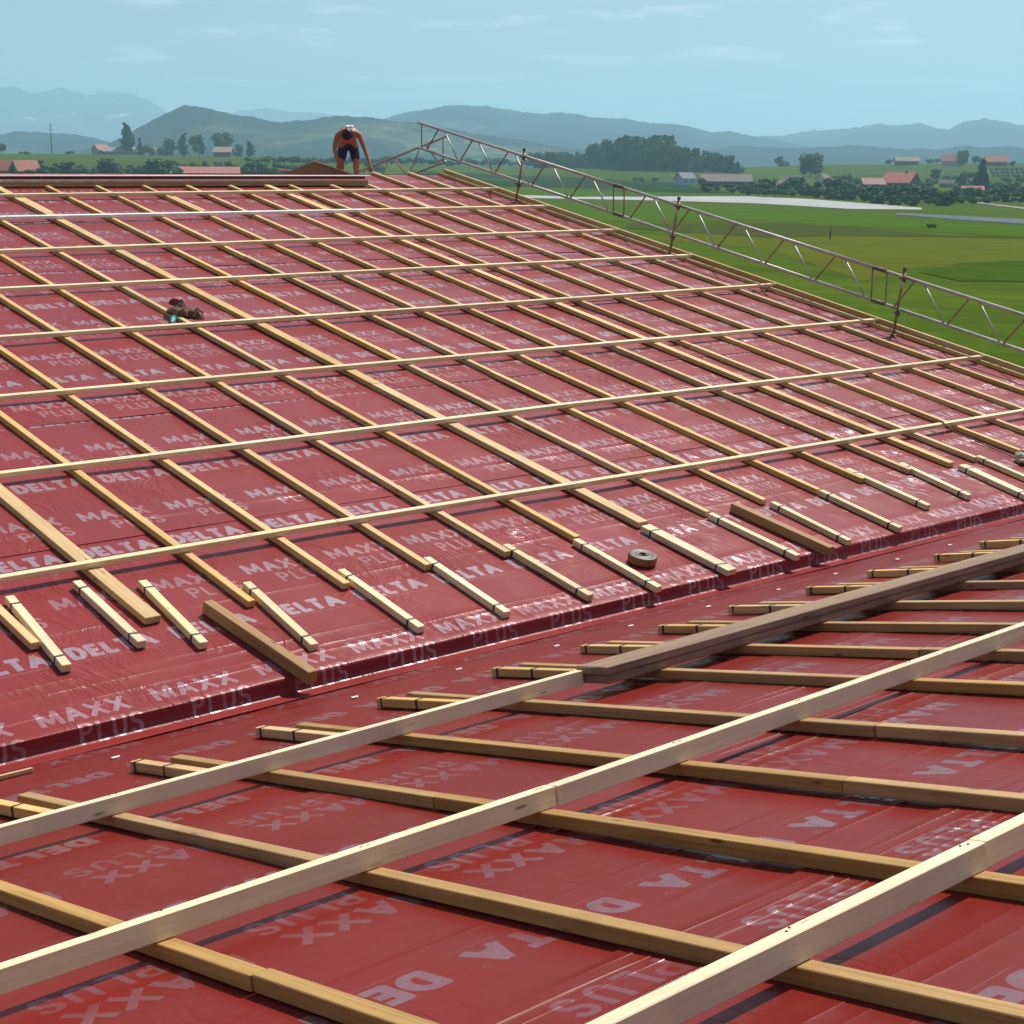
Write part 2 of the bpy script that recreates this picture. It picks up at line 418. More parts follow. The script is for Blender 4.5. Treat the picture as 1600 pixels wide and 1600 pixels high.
# near sheets (arclength measured up the slope towards the camera = -s)
XS_N = np.linspace(-3, 18.05, 420)
nse = [(-0.03, 2.65, -0.04, 3.25), (2.55, 5.38, 2.67, 3.70), (5.28, 8.10, 5.42, 3.75), (8.0, 10.8, 8.1, 3.6)]
def _cl(lst): return [(a, x0, x1, h * 1.35, .0045, sl) for a, x0, x1, h, sl in lst]
ncr = [_cl([(0.42, 2, 18, .0015, .001), (0.50, 2, 9, .0015, -.002), (1.9, 3, 12, .001, .002), (2.42, 0, 8, .001, 0)]),
       _cl([(2.72, 3, 18, .0015, .003), (3.30, 4.8, 14, .003, .004), (3.38, 5.2, 16, .003, .002), (3.46, 6, 16, .002, .0), (3.74, 3.6, 10, .0035, .006), (3.86, 3.4, 12, .0025, .005), (3.93, 4.4, 12, .0035, .004), (4.02, 3.5, 12, .003, .006), (4.13, 3.4, 9, .0025, .003), (4.24, 5, 11, .002, -.003), (4.72, 0, 8, .0012, -.004), (5.1, 3.0, 9, .0015, .004)]),
       _cl([(5.335, 1, 8, .002, .0), (5.41, 1, 8, .003, .002), (5.47, 1.2, 8, .0035, .003), (5.53, 2.8, 8, .003, .0), (5.60, 2.2, 8, .0038, -.002), (5.68, 3, 8, .0025, .002), (6.05, 2, 6, .0012, .003), (6.12, 2, 6, .0012, -.003), (6.6, 2, 6, .002, .0)]), []]
for k, (a0, a1, pv_, ph_) in enumerate(nse):
    rows = [(near(0, -float(a), NH + 0.005 * (1 - (a - a0) / (a1 - a0))), NN, float(a)) for a in np.arange(a0, a1 + .01, 0.055)]
    sheet(near_roof, M_nearm, rows, XS_N, pv_, True, ph_, 20 + k, ncr[k], 0.003)
# short folded tucks in the flat strip at the foot of the step
for X in [3.65, 5.2, 6.04, 6.83, 7.57, 8.35, 9.1, 9.85, 10.6, 11.4]:
    s = -0.55 + random.uniform(-.05, .05)
    me = mesh_from([near(X - .02, s - .008, NH + .005), near(X + .02, s - .01, NH + .005), near(X + .025, s + .012, NH + .010), near(X - .025, s + .010, NH + .010), near(X + .03, s + .022, NH + .005), near(X - .03, s + .02, NH + .005)],
                   [(0, 1, 2, 3), (3, 2, 4, 5)], None); me.materials.append(bpy.data.materials.get('tuck') or simple('tuck', (0.75, 0.62, 0.62), 0.3))
    add('staple', me, near_roof)

# barn walls and roof decks
def prism(name, pts_yz, x0, x1, mat, parent):
    n = len(pts_yz); V = [(x0, y, z) for y, z in pts_yz] + [(x1, y, z) for y, z in pts_yz]
    F = [tuple(range(n))[::-1], tuple(range(n, 2 * n))] + [(i, (i + 1) % n, n + (i + 1) % n, n + i) for i in range(n)]
    return add(name, mesh_from(V, F, mat), parent)
def yz(p): return (p.y, p.z)
prism('wall', [yz(far(0, 0.05, -.02)), yz(far(0, 14.95, -.02)), yz(ridge + OS * 14.5 - ON * .02), (ridge.y + 14.3, -10.2), (far(0, 0.05).y, -10.2)], -2.98, 17.98, M_wall, far_roof)
prism('wall', [yz(near(0, -10.7, NH - .02)), yz(near(0, -0.02, NH - .02)), (far(0, 0.0).y, -10.2), (near(0, -10.7).y, -10.2)], -2.97, 17.97, M_wall, near_roof)

# ---- timber laid up the slope
def jit(a): return random.uniform(-a, a)
def line_up(fn, X, s0, s1, w, h, h0, mat, parent, up, name='counter_batten', cuts=None, jx=0.008):
    cuts = cuts or []
    ss = [s0] + sorted(cuts) + [s1]; x = X + jit(jx / 2)
    for a, b in zip(ss[:-1], ss[1:]):
        xa, xb = x + jit(jx / 2), X + jit(jx / 2)
        beam(name, fn(xa, a + 0.002, h0), fn(xb, b - 0.002, h0), w, h + jit(0.001), up, mat, parent)
        x = xb + jit(jx)
FAR_CB = [(2.33, .06), (3.10, .06), (3.90, .06), (4.72, .115), (5.43, .06), (6.20, .06), (6.96, .06), (7.70, .06), (8.45, .06), (9.22, .115), (9.98, .06), (10.74, .06),
          (11.50, .06), (12.22, .06), (12.97, .06), (13.64, .10), (14.08, .06), (14.87, .06), (15.62, .06), (16.42, .06), (17.20, .06)]
for i, (X, w) in enumerate(FAR_CB):
    end = 0.96 + jit(0.03)
    cuts = [5.1 + jit(.4), 9.3 + jit(.5), 12.6 + jit(.3)]
    if X > 15.8: cuts = [4.6, 9.0, 12.8]
    top = 14.9 if X > 15.8 else 13.63 + (X + 2.5) * .0148
    line_up(far, X, end, top, w, .05, 0.0065, M_cb, far_roof, EN, cuts=cuts)
    if i % 3 == 0: beam('counter_batten', far(X + .075, 12.2, .0065), far(X + .07, 13.1, .0065), .06, .05, EN, M_cb, far_roof)
# left-hand boards without a counter batten and the pale strapped pieces at the eaves
def strapped(fn, xa, sa, xb, sb, h0, up, parent, w=.062, mat=None, frac=(.12, .88)):
    a, b = fn(xa, sa, h0), fn(xb, sb, h0)
    o = beam('eaves_piece', a, b, w, .05, up, mat or M_pale, parent)
    for f in frac:
        c = a.lerp(b, f); d = (b - a).normalized()
        skew = (d + EX * random.uniform(-.25, .25)).normalized()
        l = bpy_mw[o.name]
        me = bevel_box(.018, w + .004, .053, M_strap, 0.0)
        add('strap', me, o, frame(c - up * .001, skew, up))
    return o
PIECES = [(4.03, 1.63, 3.94, .615), (4.52, 1.68, 4.49, .712), (4.92, 1.52, 4.83, .542), (5.56, 1.225, 5.46, .229), (6.30, 1.152, 6.27, .152), (7.03, 1.087, 6.985, .091),
          (7.775, 1.053, 7.765, .062), (8.40, .961, 8.38, -.044), (9.19, .92, 9.20, -.047), (9.97, .906, 9.99, -.061), (10.77, .889, 10.73, -.014), (11.50, .93, 11.47, -.002),
          (12.29, 1.241, 12.26, .259), (13.04, 1.156, 12.95, .278), (13.70, .88, 13.60, .014), (14.16, .998, 14.08, .1), (14.93, .95, 14.9, .0), (15.70, .98, 15.66, .05), (16.49, .95, 16.45, 0.0), (17.27, .95, 17.25, 0.02)]
for k, (xa, sa, xb, sb) in enumerate(PIECES):
    wide = k in (8, 14)
    # keep clear of the counter batten beside it
    near_cb = min(FAR_CB, key=lambda q: abs(q[0] - xa)); end = 0.93
    need = near_cb[1] / 2 + .035
    if abs(near_cb[0] - xa) < need and sa > 0.93:
        sgn = 1
        if k in (7, 8, 9, 10, 11, 14): sa2 = 0.92; xa2, xb2 = xa, xb; sb2 = sb
        else: xa2, xb2, sa2, sb2 = near_cb[0] + need, max(xb, near_cb[0] + need - .06) if sb > .9 else xb, sa, sb
        # no crossing: shift whole piece
        if sa2 > 0.93: xb2 = max(xb, near_cb[0] + need - .03 * 0)
        xa, xb, sa, sb = xa2, xb2, sa2, sb2
    strapped(far, xa, sa, xb, sb, .0065, EN, far_roof, .11 if wide else .062)

# ---- battens along the roof
def batten(fn, pts, x0, x1, w, h, h0, up, mat, parent, step=4.6, ends=(0, 0)):
    """pts: (X, s) of the lower face; pieces butted end to end"""
    f = lambda X: np.interp(X, [p[0] for p in pts], [p[1] for p in pts]) if pts[0][0] <= X <= pts[-1][0] else (
        pts[0][1] + (X - pts[0][0]) * (pts[-1][1] - pts[0][1]) / max(.1, pts[-1][0] - pts[0][0]) if X < pts[0][0] else pts[-1][1] + (X - pts[-1][0]) * (pts[-1][1] - pts[0][1]) / max(.1, pts[-1][0] - pts[0][0]))
    xs = [x0]; 
    while xs[-1] < x1 - step * .5: xs.append(min(x1, xs[-1] + step * random.uniform(.85, 1.1)))
    xs[-1] = x1
    s_prev = f(x0) + jit(.008)
    for a, b in zip(xs[:-1], xs[1:]):
        sb = f(b) + jit(.010)
        beam('batten', fn(a + .0015, s_prev + w / 2, h0 + jit(.0008)), fn(b - .0015, sb + w / 2, h0 + jit(.0008)), w, h, up, mat, parent)
        s_prev = sb + jit(.006)
HB = 0.0588
for bi, pts in enumerate([[(9, 13.08), (17.95, 13.40)], [(8.4, 11.80), (17.2, 12.04)], [(7.7, 10.17), (15.7, 10.35)], [(7, 8.58), (14.3, 8.69)], [(6.3, 6.91), (12.9, 6.99)],
            [(5.5, 5.25), (15.7, 5.21)], [(4.8, 3.55), (10, 3.55), (17.9, 3.47)], [(4.0, 1.80), (6, 1.83), (11.7, 1.77)]]):
    if bi == 1:
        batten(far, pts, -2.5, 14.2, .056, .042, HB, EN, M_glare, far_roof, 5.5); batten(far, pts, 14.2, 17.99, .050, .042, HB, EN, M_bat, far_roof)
    else: batten(far, pts, -2.5, 17.99, .050, .042, HB, EN, M_bat, far_roof)
# verge boards
for X, w, h, h0 in ((17.885, .045, .05, .0065), (18.022, .04, .10, .0065)):
    line_up(far, X, .05, 14.93, w, h, h0, M_cb, far_roof, EN, 'verge_board', [4.7, 9.2], .004)
# near slope
NEAR_CB = [1.30, 2.12, 2.885, 3.665, 4.42, 5.20, 6.05, 6.77, 7.48, 8.23, 9.02, 9.78, 10.58, 11.30, 12.1, 12.85, 13.6, 14.4]
for i, X in enumerate(NEAR_CB):
    st = -1.19 + jit(.05)
    cuts = [-5.0 + (i % 4) * .55 + jit(.2)]
    ss = [-9.9] + cuts + [st]
    xx = X
    for a, b in zip(ss[:-1], ss[1:]):
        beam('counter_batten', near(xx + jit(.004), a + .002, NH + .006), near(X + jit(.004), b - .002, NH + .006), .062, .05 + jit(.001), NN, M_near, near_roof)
        xx = X + jit(.008)
    if X > 2.5:
        strapped(near, X - .115 + jit(.015), -1.76, X - .14 + jit(.01), -1.04 + jit(.04), NH + .006, NN, near_roof, .06, M_cb, (.5, .93))
NHB = NH + .0585
batten(near, [(2.37, -2.16), (5.1, -2.187)], 0.2, 5.60, .056, .076, NHB, NN, M_bat, near_roof, 5.5)
batten(near, [(1.6, -4.01), (3.49, -4.07), (7.04, -3.96)], -0.6, 7.22, .056, .076, NHB, NN, M_bat, near_roof, 4.3)
batten(near, [(1.0, -5.91), (2.24, -5.90), (3.93, -5.866), (6, -5.84)], -1.0, 6.5, .056, .076, NHB, NN, M_bat, near_roof, 5.4)
M_nail = simple('nail', (.10, .09, .085), .45, .6)
_nm = tube_mesh([(0, 0, -.004), (0, 0, .0015)], .004, M_nail, 8)
for ptsn, x0, x1 in (([(2.37, -2.16), (5.1, -2.187)], .2, 5.1), ([(1.6, -4.01), (3.49, -4.07), (7.04, -3.96)], -.6, 7.2), ([(1.0, -5.91), (3.93, -5.866), (6, -5.84)], -1, 6.4)):
    for X in NEAR_CB:
        if x0 < X < x1:
            for dxx in (-.012, .014):
                s_ = float(np.interp(X, [q[0] for q in ptsn], [q[1] for q in ptsn])) + .028 + jit(.008)
                add('nail', _nm, near_roof, frame(near(X + dxx + jit(.006), s_, NHB + .0765), EX, NN))
beam('lath', near(1.6, -.33, NH + .004), near(3.27, -.36, NH + .004), .03, .022, NN, M_cb, near_roof, .002)

# ------------------------------------------------------------------ loose things on the roof
def single(o, label, cat, group=None): return setp(o, label, cat, group)
p = [near(5.63, -2.235, NH + .058), near(11.6, -2.12, NH + .058)]
single(beam('plank', p[0], p[1], .24, .047, NN, M_plank, None, .006), 'weathered brown scaffold plank at the bottom of the stack of two by the valley', 'plank', 'stacked scaffold planks')
single(beam('plank', near(5.615, -2.240, NH + .1065), near(11.4, -2.15, NH + .1065), .24, .046, NN, M_plank, None, .006), 'weathered brown scaffold plank on top of the stack of two by the valley', 'plank', 'stacked scaffold planks')
single(beam('timber_offcut', far(5.12, 1.0, .008), far(5.20, -.14, .008), .075, .085, EN, M_oak, None, .004), 'short brown squared timber jutting over the step on the left of the roof', 'timber', 'loose squared timbers')
single(beam('timber_offcut', far(10.31, .95, .008), far(10.36, -.11, .008), .08, .08, EN, M_oak, None, .004), 'short brown squared timber between pale strapped battens right of the tape roll', 'timber', 'loose squared timbers')

def lathe(profile, mat, seg=28):
    V = []; F = []; n = len(profile)
    for r, z in profile:
        for k in range(seg): a = 2 * math.pi * k / seg; V.append((r * math.cos(a), r * math.sin(a), z))
    for i in range(n - 1):
        for k in range(seg): k2 = (k + 1) % seg; F.append((i * seg + k, i * seg + k2, (i + 1) * seg + k2, (i + 1) * seg + k))
    return mesh_from(V, F, mat, False)
tp = far(8.68, .44, .008); tr = thing('tape_roll', 'thick dark roll of sealing tape lying flat beside a strapped batten', 'tape roll', tp)
Mt = frame(tp, EX, EN)
add('coil', lathe([(.035, .001), (.108, .001), (.113, .006), (.113, .058), (.108, .064), (.09, .066), (.07, .062), (.05, .066), (.035, .062), (.035, .001)], simple('tape_side', (0.13, 0.10, 0.075), 0.5, 0, .4, 40)), tr, Mt)
add('wrap', lathe([(.1135, .004), (.1155, .008), (.1155, .052), (.1135, .056)], simple('tape_brown', (0.26, 0.10, 0.02), 0.35, 0, .4, 10, .6)), tr, Mt)
add('core', lathe([(.026, .002), (.034, .002), (.034, .069), (.026, .069), (.026, .002)], simple('tape_core', (0.14, 0.11, 0.09), 0.8)), tr, Mt)

def lump(pts, mat, sub=2, seed=1, rough=.15):
    """one soft crumpled body from overlapping blobs"""
    bm = bmesh.new(); r = random.Random(seed)
    for (x, y, z, a, b, c) in pts:
        m = Matrix.Translation((x, y, z)) @ Matrix.Rotation(r.uniform(0, 3), 4, 'Z') @ Matrix.Diagonal((a, b, c, 1))
        bmesh.ops.create_icosphere(bm, subdivisions=sub, radius=1, matrix=m)
    for v in bm.verts:
        k = 1 + rough * math.sin(v.co.x * 41 + v.co.y * 23) * math.cos(v.co.z * 57 + v.co.y * 31)
        v.co = Vector((v.co.x * k, v.co.y * k, max(0.0, v.co.z * (1 + rough * math.sin(v.co.x * 67 + v.co.y * 49)))))
    me = bpy.data.meshes.new('lump'); bm.to_mesh(me); bm.free(); me.materials.append(mat)
    return me
M_leather = simple('brown_leather', (0.20, 0.105, 0.06), .8, 0, .5, 18)
M_red = simple('dark_red_cloth', (0.20, 0.03, 0.04), .8, 0, .4, 20)
bp = far(8.53, 7.42, .008); bt = thing('tool_pouch', 'crumpled brown leather tool pouch straddling a counter batten high on the left', 'pouch', bp)
Mb = frame(bp, EX, EN)
add('pouch', lump([(.0, .02, .08, .11, .10, .07), (.10, .05, .06, .08, .07, .06), (.02, .10, .10, .07, .06, .07), (-.10, .0, .07, .07, .05, .04), (.16, -.02, .04, .05, .06, .04)], M_leather, 2, 3, .25), bt, Mb)
add('strap', tube_mesh([(.16, .06, .05), (.22, .05, .09), (.25, -.02, .06), (.22, -.08, .02), (.15, -.09, .012)], .012, M_leather, 6), bt, Mb)
add('flap', lump([(-.03, .10, .15, .07, .03, .02)], M_red, 2, 5, .2), bt, Mb)
bq = far(8.36, 7.30, .008); bo = thing('bottle', 'small turquoise bottle with a white cap lying against the brown pouch', 'bottle', bq)
Mq = frame(bq + EN * .033, (-.55, -.83, -.17), EN)
def lath_x(prof, mat): 
    me = lathe(prof, mat, 16); me.transform(Matrix.Rotation(math.pi / 2, 4, 'Y')); return me
add('body', lath_x([(0, -.09), (.025, -.088), (.033, -.07), (.033, .05), (.022, .075), (.014, .08), (0, .081)], simple('turquoise_plastic', (0.02, .40, .34), .3, 0, .2, 10, .6)), bo, Mq)
add('cap', lath_x([(.0165, .078), (.0175, .082), (.0175, .105), (.012, .11), (0, .11)], simple('white_plastic', (.8, .8, .78), .3)), bo, Mq)
# hose / cord lying over the last batten on the right
cord = [far(14.62, 1.90, .09), far(14.62, 1.84, .108), far(14.61, 1.76, .108), far(14.61, 1.62, .06), far(14.71, 1.40, .02), far(14.69, 1.1, .016), far(14.68, .93, .016), far(14.62, .72, .02), far(14.5, .4, .016)]
o = add('cord', tube_mesh(cord, .0075, simple('cord_brown', (.16, .09, .06), .7), 6)); setp(o, 'thin brown cord trailed over the lowest batten at the right edge', 'cord')
ob = far(14.66, .78, .008); o = add('cloth_bundle', lump([(0, 0, .04, .13, .08, .05), (.1, .03, .035, .07, .06, .04)], simple('sacking', (.50, .42, .27), .8, 0, .3, 14), 2, 8, .2), None, frame(ob, EX, EN))
setp(o, 'crumpled beige cloth bundle beside the cord near the right edge', 'bundle')

# ridge: stacked beams, ridge board and the small timber gable frame
rb = far(0, 14.02, 0)
def world_beam(name, x0, x1, s, h0, w, h, mat): return beam(name, far(x0, s, h0), far(x1, s + .015 * (x1 - x0) * 0, h0), w, h, (0, 0, 1), mat, None, .005)
def lay(name, x0, s0, x1, s1, h0, w, h, mat): return beam(name, far(x0, s0, h0), far(x1, s1, h0), w, h, (0, 0, 1), mat, None, .006)
single(lay('ridge_beam', -2.5, 13.75, 15.68, 14.02, .008, .10, .078, M_ridge), 'long brown beam under the gap at the bottom of the ridge stack', 'beam', 'beams stacked along the ridge')
single(lay('ridge_beam', -2.5, 13.79, 15.70, 14.06, .0875, .105, .012, M_pale), 'thin grey board in the middle of the ridge stack', 'board', 'beams stacked along the ridge')
M_dk = wood('gap_shade_dark', (0.10, 0.07, 0.045), (0.05, 0.035, 0.02))  # dark tone of the added strip paints the black shade in the stack's gap
single(lay('gap_shade_strip', -2.5, 13.835, 15.66, 14.105, .101, .10, .040, M_dk), 'added dark strip painting the shaded gap between the boards of the ridge stack', 'beam', 'beams stacked along the ridge')
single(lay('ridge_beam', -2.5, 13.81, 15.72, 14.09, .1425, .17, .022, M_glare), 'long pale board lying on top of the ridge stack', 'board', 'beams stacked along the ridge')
# small gable frame behind the stack
gp = at_range(503, 276, 28.6); gx = rt.copy(); gx.z = 0; gx.normalize(); gy = Vector((-gx.y, gx.x, 0))
zb = -0.42
gf = thing('gable_frame', 'small plywood gable frame with a pale sloping rafter standing behind the ridge stack', 'roof frame', (gp.x, gp.y, zb))
hz = lambda px, py: at_range(px, py, 28.6)
apex, lft, rgt = hz(493, 253), hz(430, 281), hz(568, 279)
dpt = gy * .5
def z_(v, z): w = v.copy(); w.z = z; return w
V = [lft, rgt, apex]; V = [v for v in V] + [z_(lft, zb), z_(rgt, zb)]
Vb = [v + gy * .03 for v in V]
me = mesh_from(V + Vb, [(3, 4, 1, 2, 0), (8, 9 - 4 + 0, 7, 6, 9)] if False else [(3, 4, 1, 2, 0), (5, 7, 6, 9, 8), (0, 2, 7, 5), (2, 1, 6, 7), (1, 4, 9, 6), (3, 0, 5, 8)], M_ridge)
add('panel', me, gf)
beam('rafter', apex - gx * .02, rgt + gx * .02, .10, .022, (0, 0, 1), M_pale, gf, .003)
beam('rafter', apex - gx * .025 - Vector((0, 0, .004)), lft, .06, .016, (0, 0, 1), M_oak, gf, .003)
o = beam('board_end', at_range(432, 266, 29.3), at_range(455, 268, 29.3), .12, .035, (0, 0, 1), M_pale, None, .003)
setp(o, 'pale board end poking up left of the small gable frame', 'board')
M_ = Matrix.Identity(4)
me = bevel_box(.05, .05, .5, M_ridge); q = at_range(452, 268, 29.36); o2 = add('prop', me, None, Matrix.Translation((q.x, q.y, q.z - .5))); setp(o2, 'short wooden prop under the pale board end behind the ridge', 'post')

# ------------------------------------------------------------------ scaffold guard rail along the verge
def chordz(Y, top=True): return (-1.35 + (Y - 12.7) * .2085) if top else (-1.785 + (Y - 12.75) * .2085)
def rodm(a, b, r, mat, seg=8): return tube_mesh([a, b], r, mat, seg)
def girder(label, Y0, Y1, X, zt, zl, first, period=.93, rev=False):
    t = thing('scaffold_girder', label, 'scaffold girder', (X, (Y0 + Y1) / 2, zl((Y0 + Y1) / 2)), 'lattice girders forming the verge guard rail')
    add('chord', rodm((X, Y0, zt(Y0)), (X, Y1, zt(Y1)), .0235, M_steel, 12), t)
    add('chord', rodm((X, Y0 + .02, zl(Y0 + .02)), (X, Y1 - .02, zl(Y1 - .02)), .0235, M_steel, 12), t)
    add('end_post', rodm((X, Y0 + .10, zl(Y0 + .10)), (X, Y0 + .10, zt(Y0 + .10)), .011, M_rust), t)
    add('end_post', rodm((X, Y1 - .10, zl(Y1 - .10)), (X, Y1 - .10, zt(Y1 - .10)), .011, M_rust), t)
    y = Y0 + .2; k = 0
    n = max(2, round((Y1 - Y0 - .4) / period)); per = (Y1 - Y0 - .4) / n
    for i in range(n):
        a = Y0 + .2 + per * i
        # rusty brace rises away from the foot, pale brace drops from the crown
        add('brace', rodm((X, a, zl(a)), (X, a + per * .42, zt(a + per * .42)), .0125, M_steel if not rev else M_rust), t)
        add('brace', rodm((X, a + per * .58, zt(a + per * .58)), (X, a + per * .96, zl(a + per * .96)), .0125, M_rust if not rev else M_steel), t)
    return t
zt = lambda Y: chordz(Y); zl = lambda Y: chordz(Y, False)
girder('steel lattice girder nearest the camera at the lower right of the verge rail', 7.6, 13.12, 18.08, zt, zl, True)
girder('steel lattice girder in the middle of the verge rail', 13.16, 18.2, 18.08, zt, zl, False)
girder('steel lattice girder at the upper end of the verge rail, ending against the hills', 18.24, 23.42, 18.08, zt, zl, False)
zt2 = lambda Y: .59 - (Y - 22.93) * .232; zl2 = lambda Y: .155 - (Y - 22.93) * .232
girder('rusty lattice girder crossing behind the ridge and falling to the left', 22.75, 29.0, 18.2, zt2, zl2, False, 1.05, True)
# couplers joining the girders
for Yc in (13.14, 18.22):
    for f, nm in ((zt, 'upper'), (zl, 'lower')):
        t = thing('tube_coupler', f"black sleeve coupler on the {nm} tube at the {'near' if Yc < 15 else 'far'} joint of the verge rail", 'coupler', (18.08, Yc, f(Yc)), 'couplers joining the verge rail girders')
        add('sleeve', rodm((18.08, Yc - .11, f(Yc - .11)), (18.08, Yc + .11, f(Yc + .11)), .0275, M_clamp, 10), t)
        for dyy in (-.08, .08): add('bolt', rodm((18.03, Yc + dyy, f(Yc + dyy)), (18.13, Yc + dyy, f(Yc + dyy)), .012, M_clamp, 6), t)
for i, (Yb, sb, nm) in enumerate(((12.78, 4.80, 'nearest'), (16.85, 9.05, 'middle'), (20.4, 12.7, 'farthest'))):
    b = far(17.82, sb, .01); Yt = b.y + .02; topz = chordz(Yt) + .10; top = Vector((18.02, Yt, topz))
    t = thing('scaffold_post', f'{nm} rusty upright post holding the verge guard rail', 'scaffold post', b, 'posts carrying the verge guard rail')
    add('tube', rodm(b, top, .019, M_rust, 10), t)
    add('base_plate', bevel_box(.13, .10, .008, M_clamp, 0), t, frame(b, EX, EN))
    for z0, f in ((0, zt), (1, zl)):
        zc = f(Yt); u = (zc - b.z) / (top.z - b.z); c = b.lerp(top, u)
        add('clamp', rodm(c + Vector((-.02, -.02, -.045)), c + Vector((.06, .02, .045)), .030, M_clamp, 8), t)
        add('clamp_bolt', rodm(c + Vector((-.08, 0, .0)), c + Vector((.02, 0, .0)), .012, M_clamp, 6), t)
    add('cap', rodm(top, top + Vector((.004, 0, .04)), .027, M_clamp, 8), t)

# ------------------------------------------------------------------ the roofer
def skin_body(name, nodes, edges, mat, parent, M, sub=2, root=0):
    me = bpy.data.meshes.new(name); me.from_pydata([n[0] for n in nodes], edges, []); me.update()
    o = add(name, me, parent, M); me.materials.append(mat)
    md = o.modifiers.new('skin', 'SKIN'); md.use_smooth_shade = True
    for i, n in enumerate(nodes):
        sv = me.skin_vertices[0].data[i]; r = n[1]; sv.radius = r if isinstance(r, tuple) else (r, r); sv.use_root = (i == root)
    ss = o.modifiers.new('sub', 'SUBSURF'); ss.levels = sub; ss.render_levels = sub
    return o
t_ = 0.85
foot_z = ridge.z - .21 * t_
mp = at_range(545, 280, 27.0); k = (ridge.y + t_) / mp.y; mp = Vector((mp.x * k, mp.y * k, foot_z + .012))
man = thing('person', 'bare-armed roofer in dark shorts bending over at the ridge, reaching down with one arm', 'person', mp)
ty = -Vector((mp.x, mp.y, 0)).normalized()              # towards the camera
tx = Vector((-ty.y, ty.x, 0))                            # image right
if tx.dot(rt) < 0: tx = -tx
Mm = Matrix((tx * .95, -ty * .95, Vector((0, 0, .95)))).transposed().to_4x4(); Mm.translation = mp
# local: x image right, y away from camera, z up
B = []; E_ = []; ID = {}
def nd(k, p_, r, par=None):
    ID[k] = len(B); B.append((p_, r))
    if par: E_.append((ID[par], ID[k]))
nd('pelvis', (0, .10, .78), (.15, .12))
nd('waist', (0, -.06, .88), (.135, .105), 'pelvis'); nd('chest', (.01, -.26, .93), (.165, .12), 'waist'); nd('upper', (.015, -.40, .91), (.15, .105), 'chest')
nd('neck', (.0, -.50, .87), .058, 'upper'); nd('headb', (-.005, -.56, .845), .075, 'neck'); nd('head', (-.01, -.63, .81), .098, 'headb'); nd('jaw', (-.01, -.63, .735), .070, 'head')
nd('lsh', (-.19, -.40, .88), .062, 'upper'); nd('lel', (-.255, -.42, .62), .045, 'lsh'); nd('lwr', (-.20, -.50, .42), .030, 'lel'); nd('lhand', (-.19, -.53, .35), (.042, .02), 'lwr')
nd('rsh', (.205, -.40, .88), .062, 'upper'); nd('rel', (.30, -.52, .62), .045, 'rsh'); nd('rwr', (.385, -.68, .36), .030, 'rel'); nd('rhand', (.40, -.72, .29), (.042, .02), 'rwr')
for sd_, hand in ((-1, 'lhand'), (1, 'rhand')):
    hx, hy, hz_ = B[ID[hand]][0]
    for q in range(4):
        nd(f'{hand}{q}', (hx + (q - 1.5) * .019, hy - .035, hz_ - .05), .0095, hand); nd(f'{hand}{q}b', (hx + (q - 1.5) * .020, hy - .040, hz_ - .085 + abs(q - 1.3) * .01), .008, f'{hand}{q}')
    nd(f'{hand}t', (hx - sd_ * .045, hy - .02, hz_ - .02), .011, hand); nd(f'{hand}tb', (hx - sd_ * .055, hy - .04, hz_ - .05), .009, f'{hand}t')
for sd_, L in ((-1, 'l'), (1, 'r')):
    x = .10 * sd_
    nd(L + 'hip', (x, .08, .72), .10, 'pelvis'); nd(L + 'knee', (x * 1.35, -.04, .42), .062, L + 'hip'); nd(L + 'calf', (x * 1.4, .03, .27), .058, L + 'knee')
    nd(L + 'ank', (x * 1.4, .06, .07), .038, L + 'calf')
M_skin = simple('skin', (.42, .16, .09), .55, 0, .15, 6)
skin_body('body', B, E_, M_skin, man, Mm)
M_top = simple('orange_red_top', (.50, .08, .03), .8, 0, .3, 12)
TB = [((0, .02, .83), (.145, .118)), ((0, -.06, .885), (.150, .122)), ((.01, -.26, .94), (.178, .138)), ((.015, -.38, .92), (.150, .118))]
skin_body('vest', TB, [(0, 1), (1, 2), (2, 3)], M_top, man, Mm)
M_short = simple('navy_shorts', (.03, .035, .07), .8, 0, .3, 12)
SB = [((0, .10, .79), (.165, .135)), ((-.10, .08, .70), .115), ((-.136, -.035, .38), .083), ((.10, .08, .70), .115), ((.136, -.035, .38), .083), ((0, 0.02, .84), (.15, .12))]
skin_body('shorts', SB, [(0, 1), (1, 2), (0, 3), (3, 4), (0, 5)], M_short, man, Mm)
M_hair = simple('dark_hair', (.02, .015, .012), .6, 0, .3, 30)
hm = lump([(0, 0, .10, .104, .112, .10)], M_hair, 3, 2, .03)
for v in hm.vertices: v.co.z = max(v.co.z, .06)
add('hair', hm, man, Mm @ Matrix.Translation((-.01, -.665, .88)) @ Matrix.Rotation(math.radians(65), 4, 'X') @ Matrix.Translation((0, 0, -.09)))
nm_ = lump([(-.03, 0, .02, .05, .06, .028), (.04, .01, .02, .045, .05, .025)], simple('highlight_white', (.8, .78, .74), .7), 3, 6, .05)  # white patch painting the sunlit highlight on his upper back
add('back_highlight', nm_, man, Mm @ Matrix.Translation((.02, -.455, 1.0)) @ Matrix.Rotation(math.radians(20), 4, 'X'))
M_boot = simple('boots', (.08, .05, .03), .7)
for sd_ in (-1, 1):
    bm = lump([(0, .05, .035, .048, .05, .055), (0, -.05, .03, .046, .10, .04)], M_boot, 2, 4, .02)
    add('boot', bm, man, Mm @ Matrix.Translation((.14 * sd_, .03, 0)))

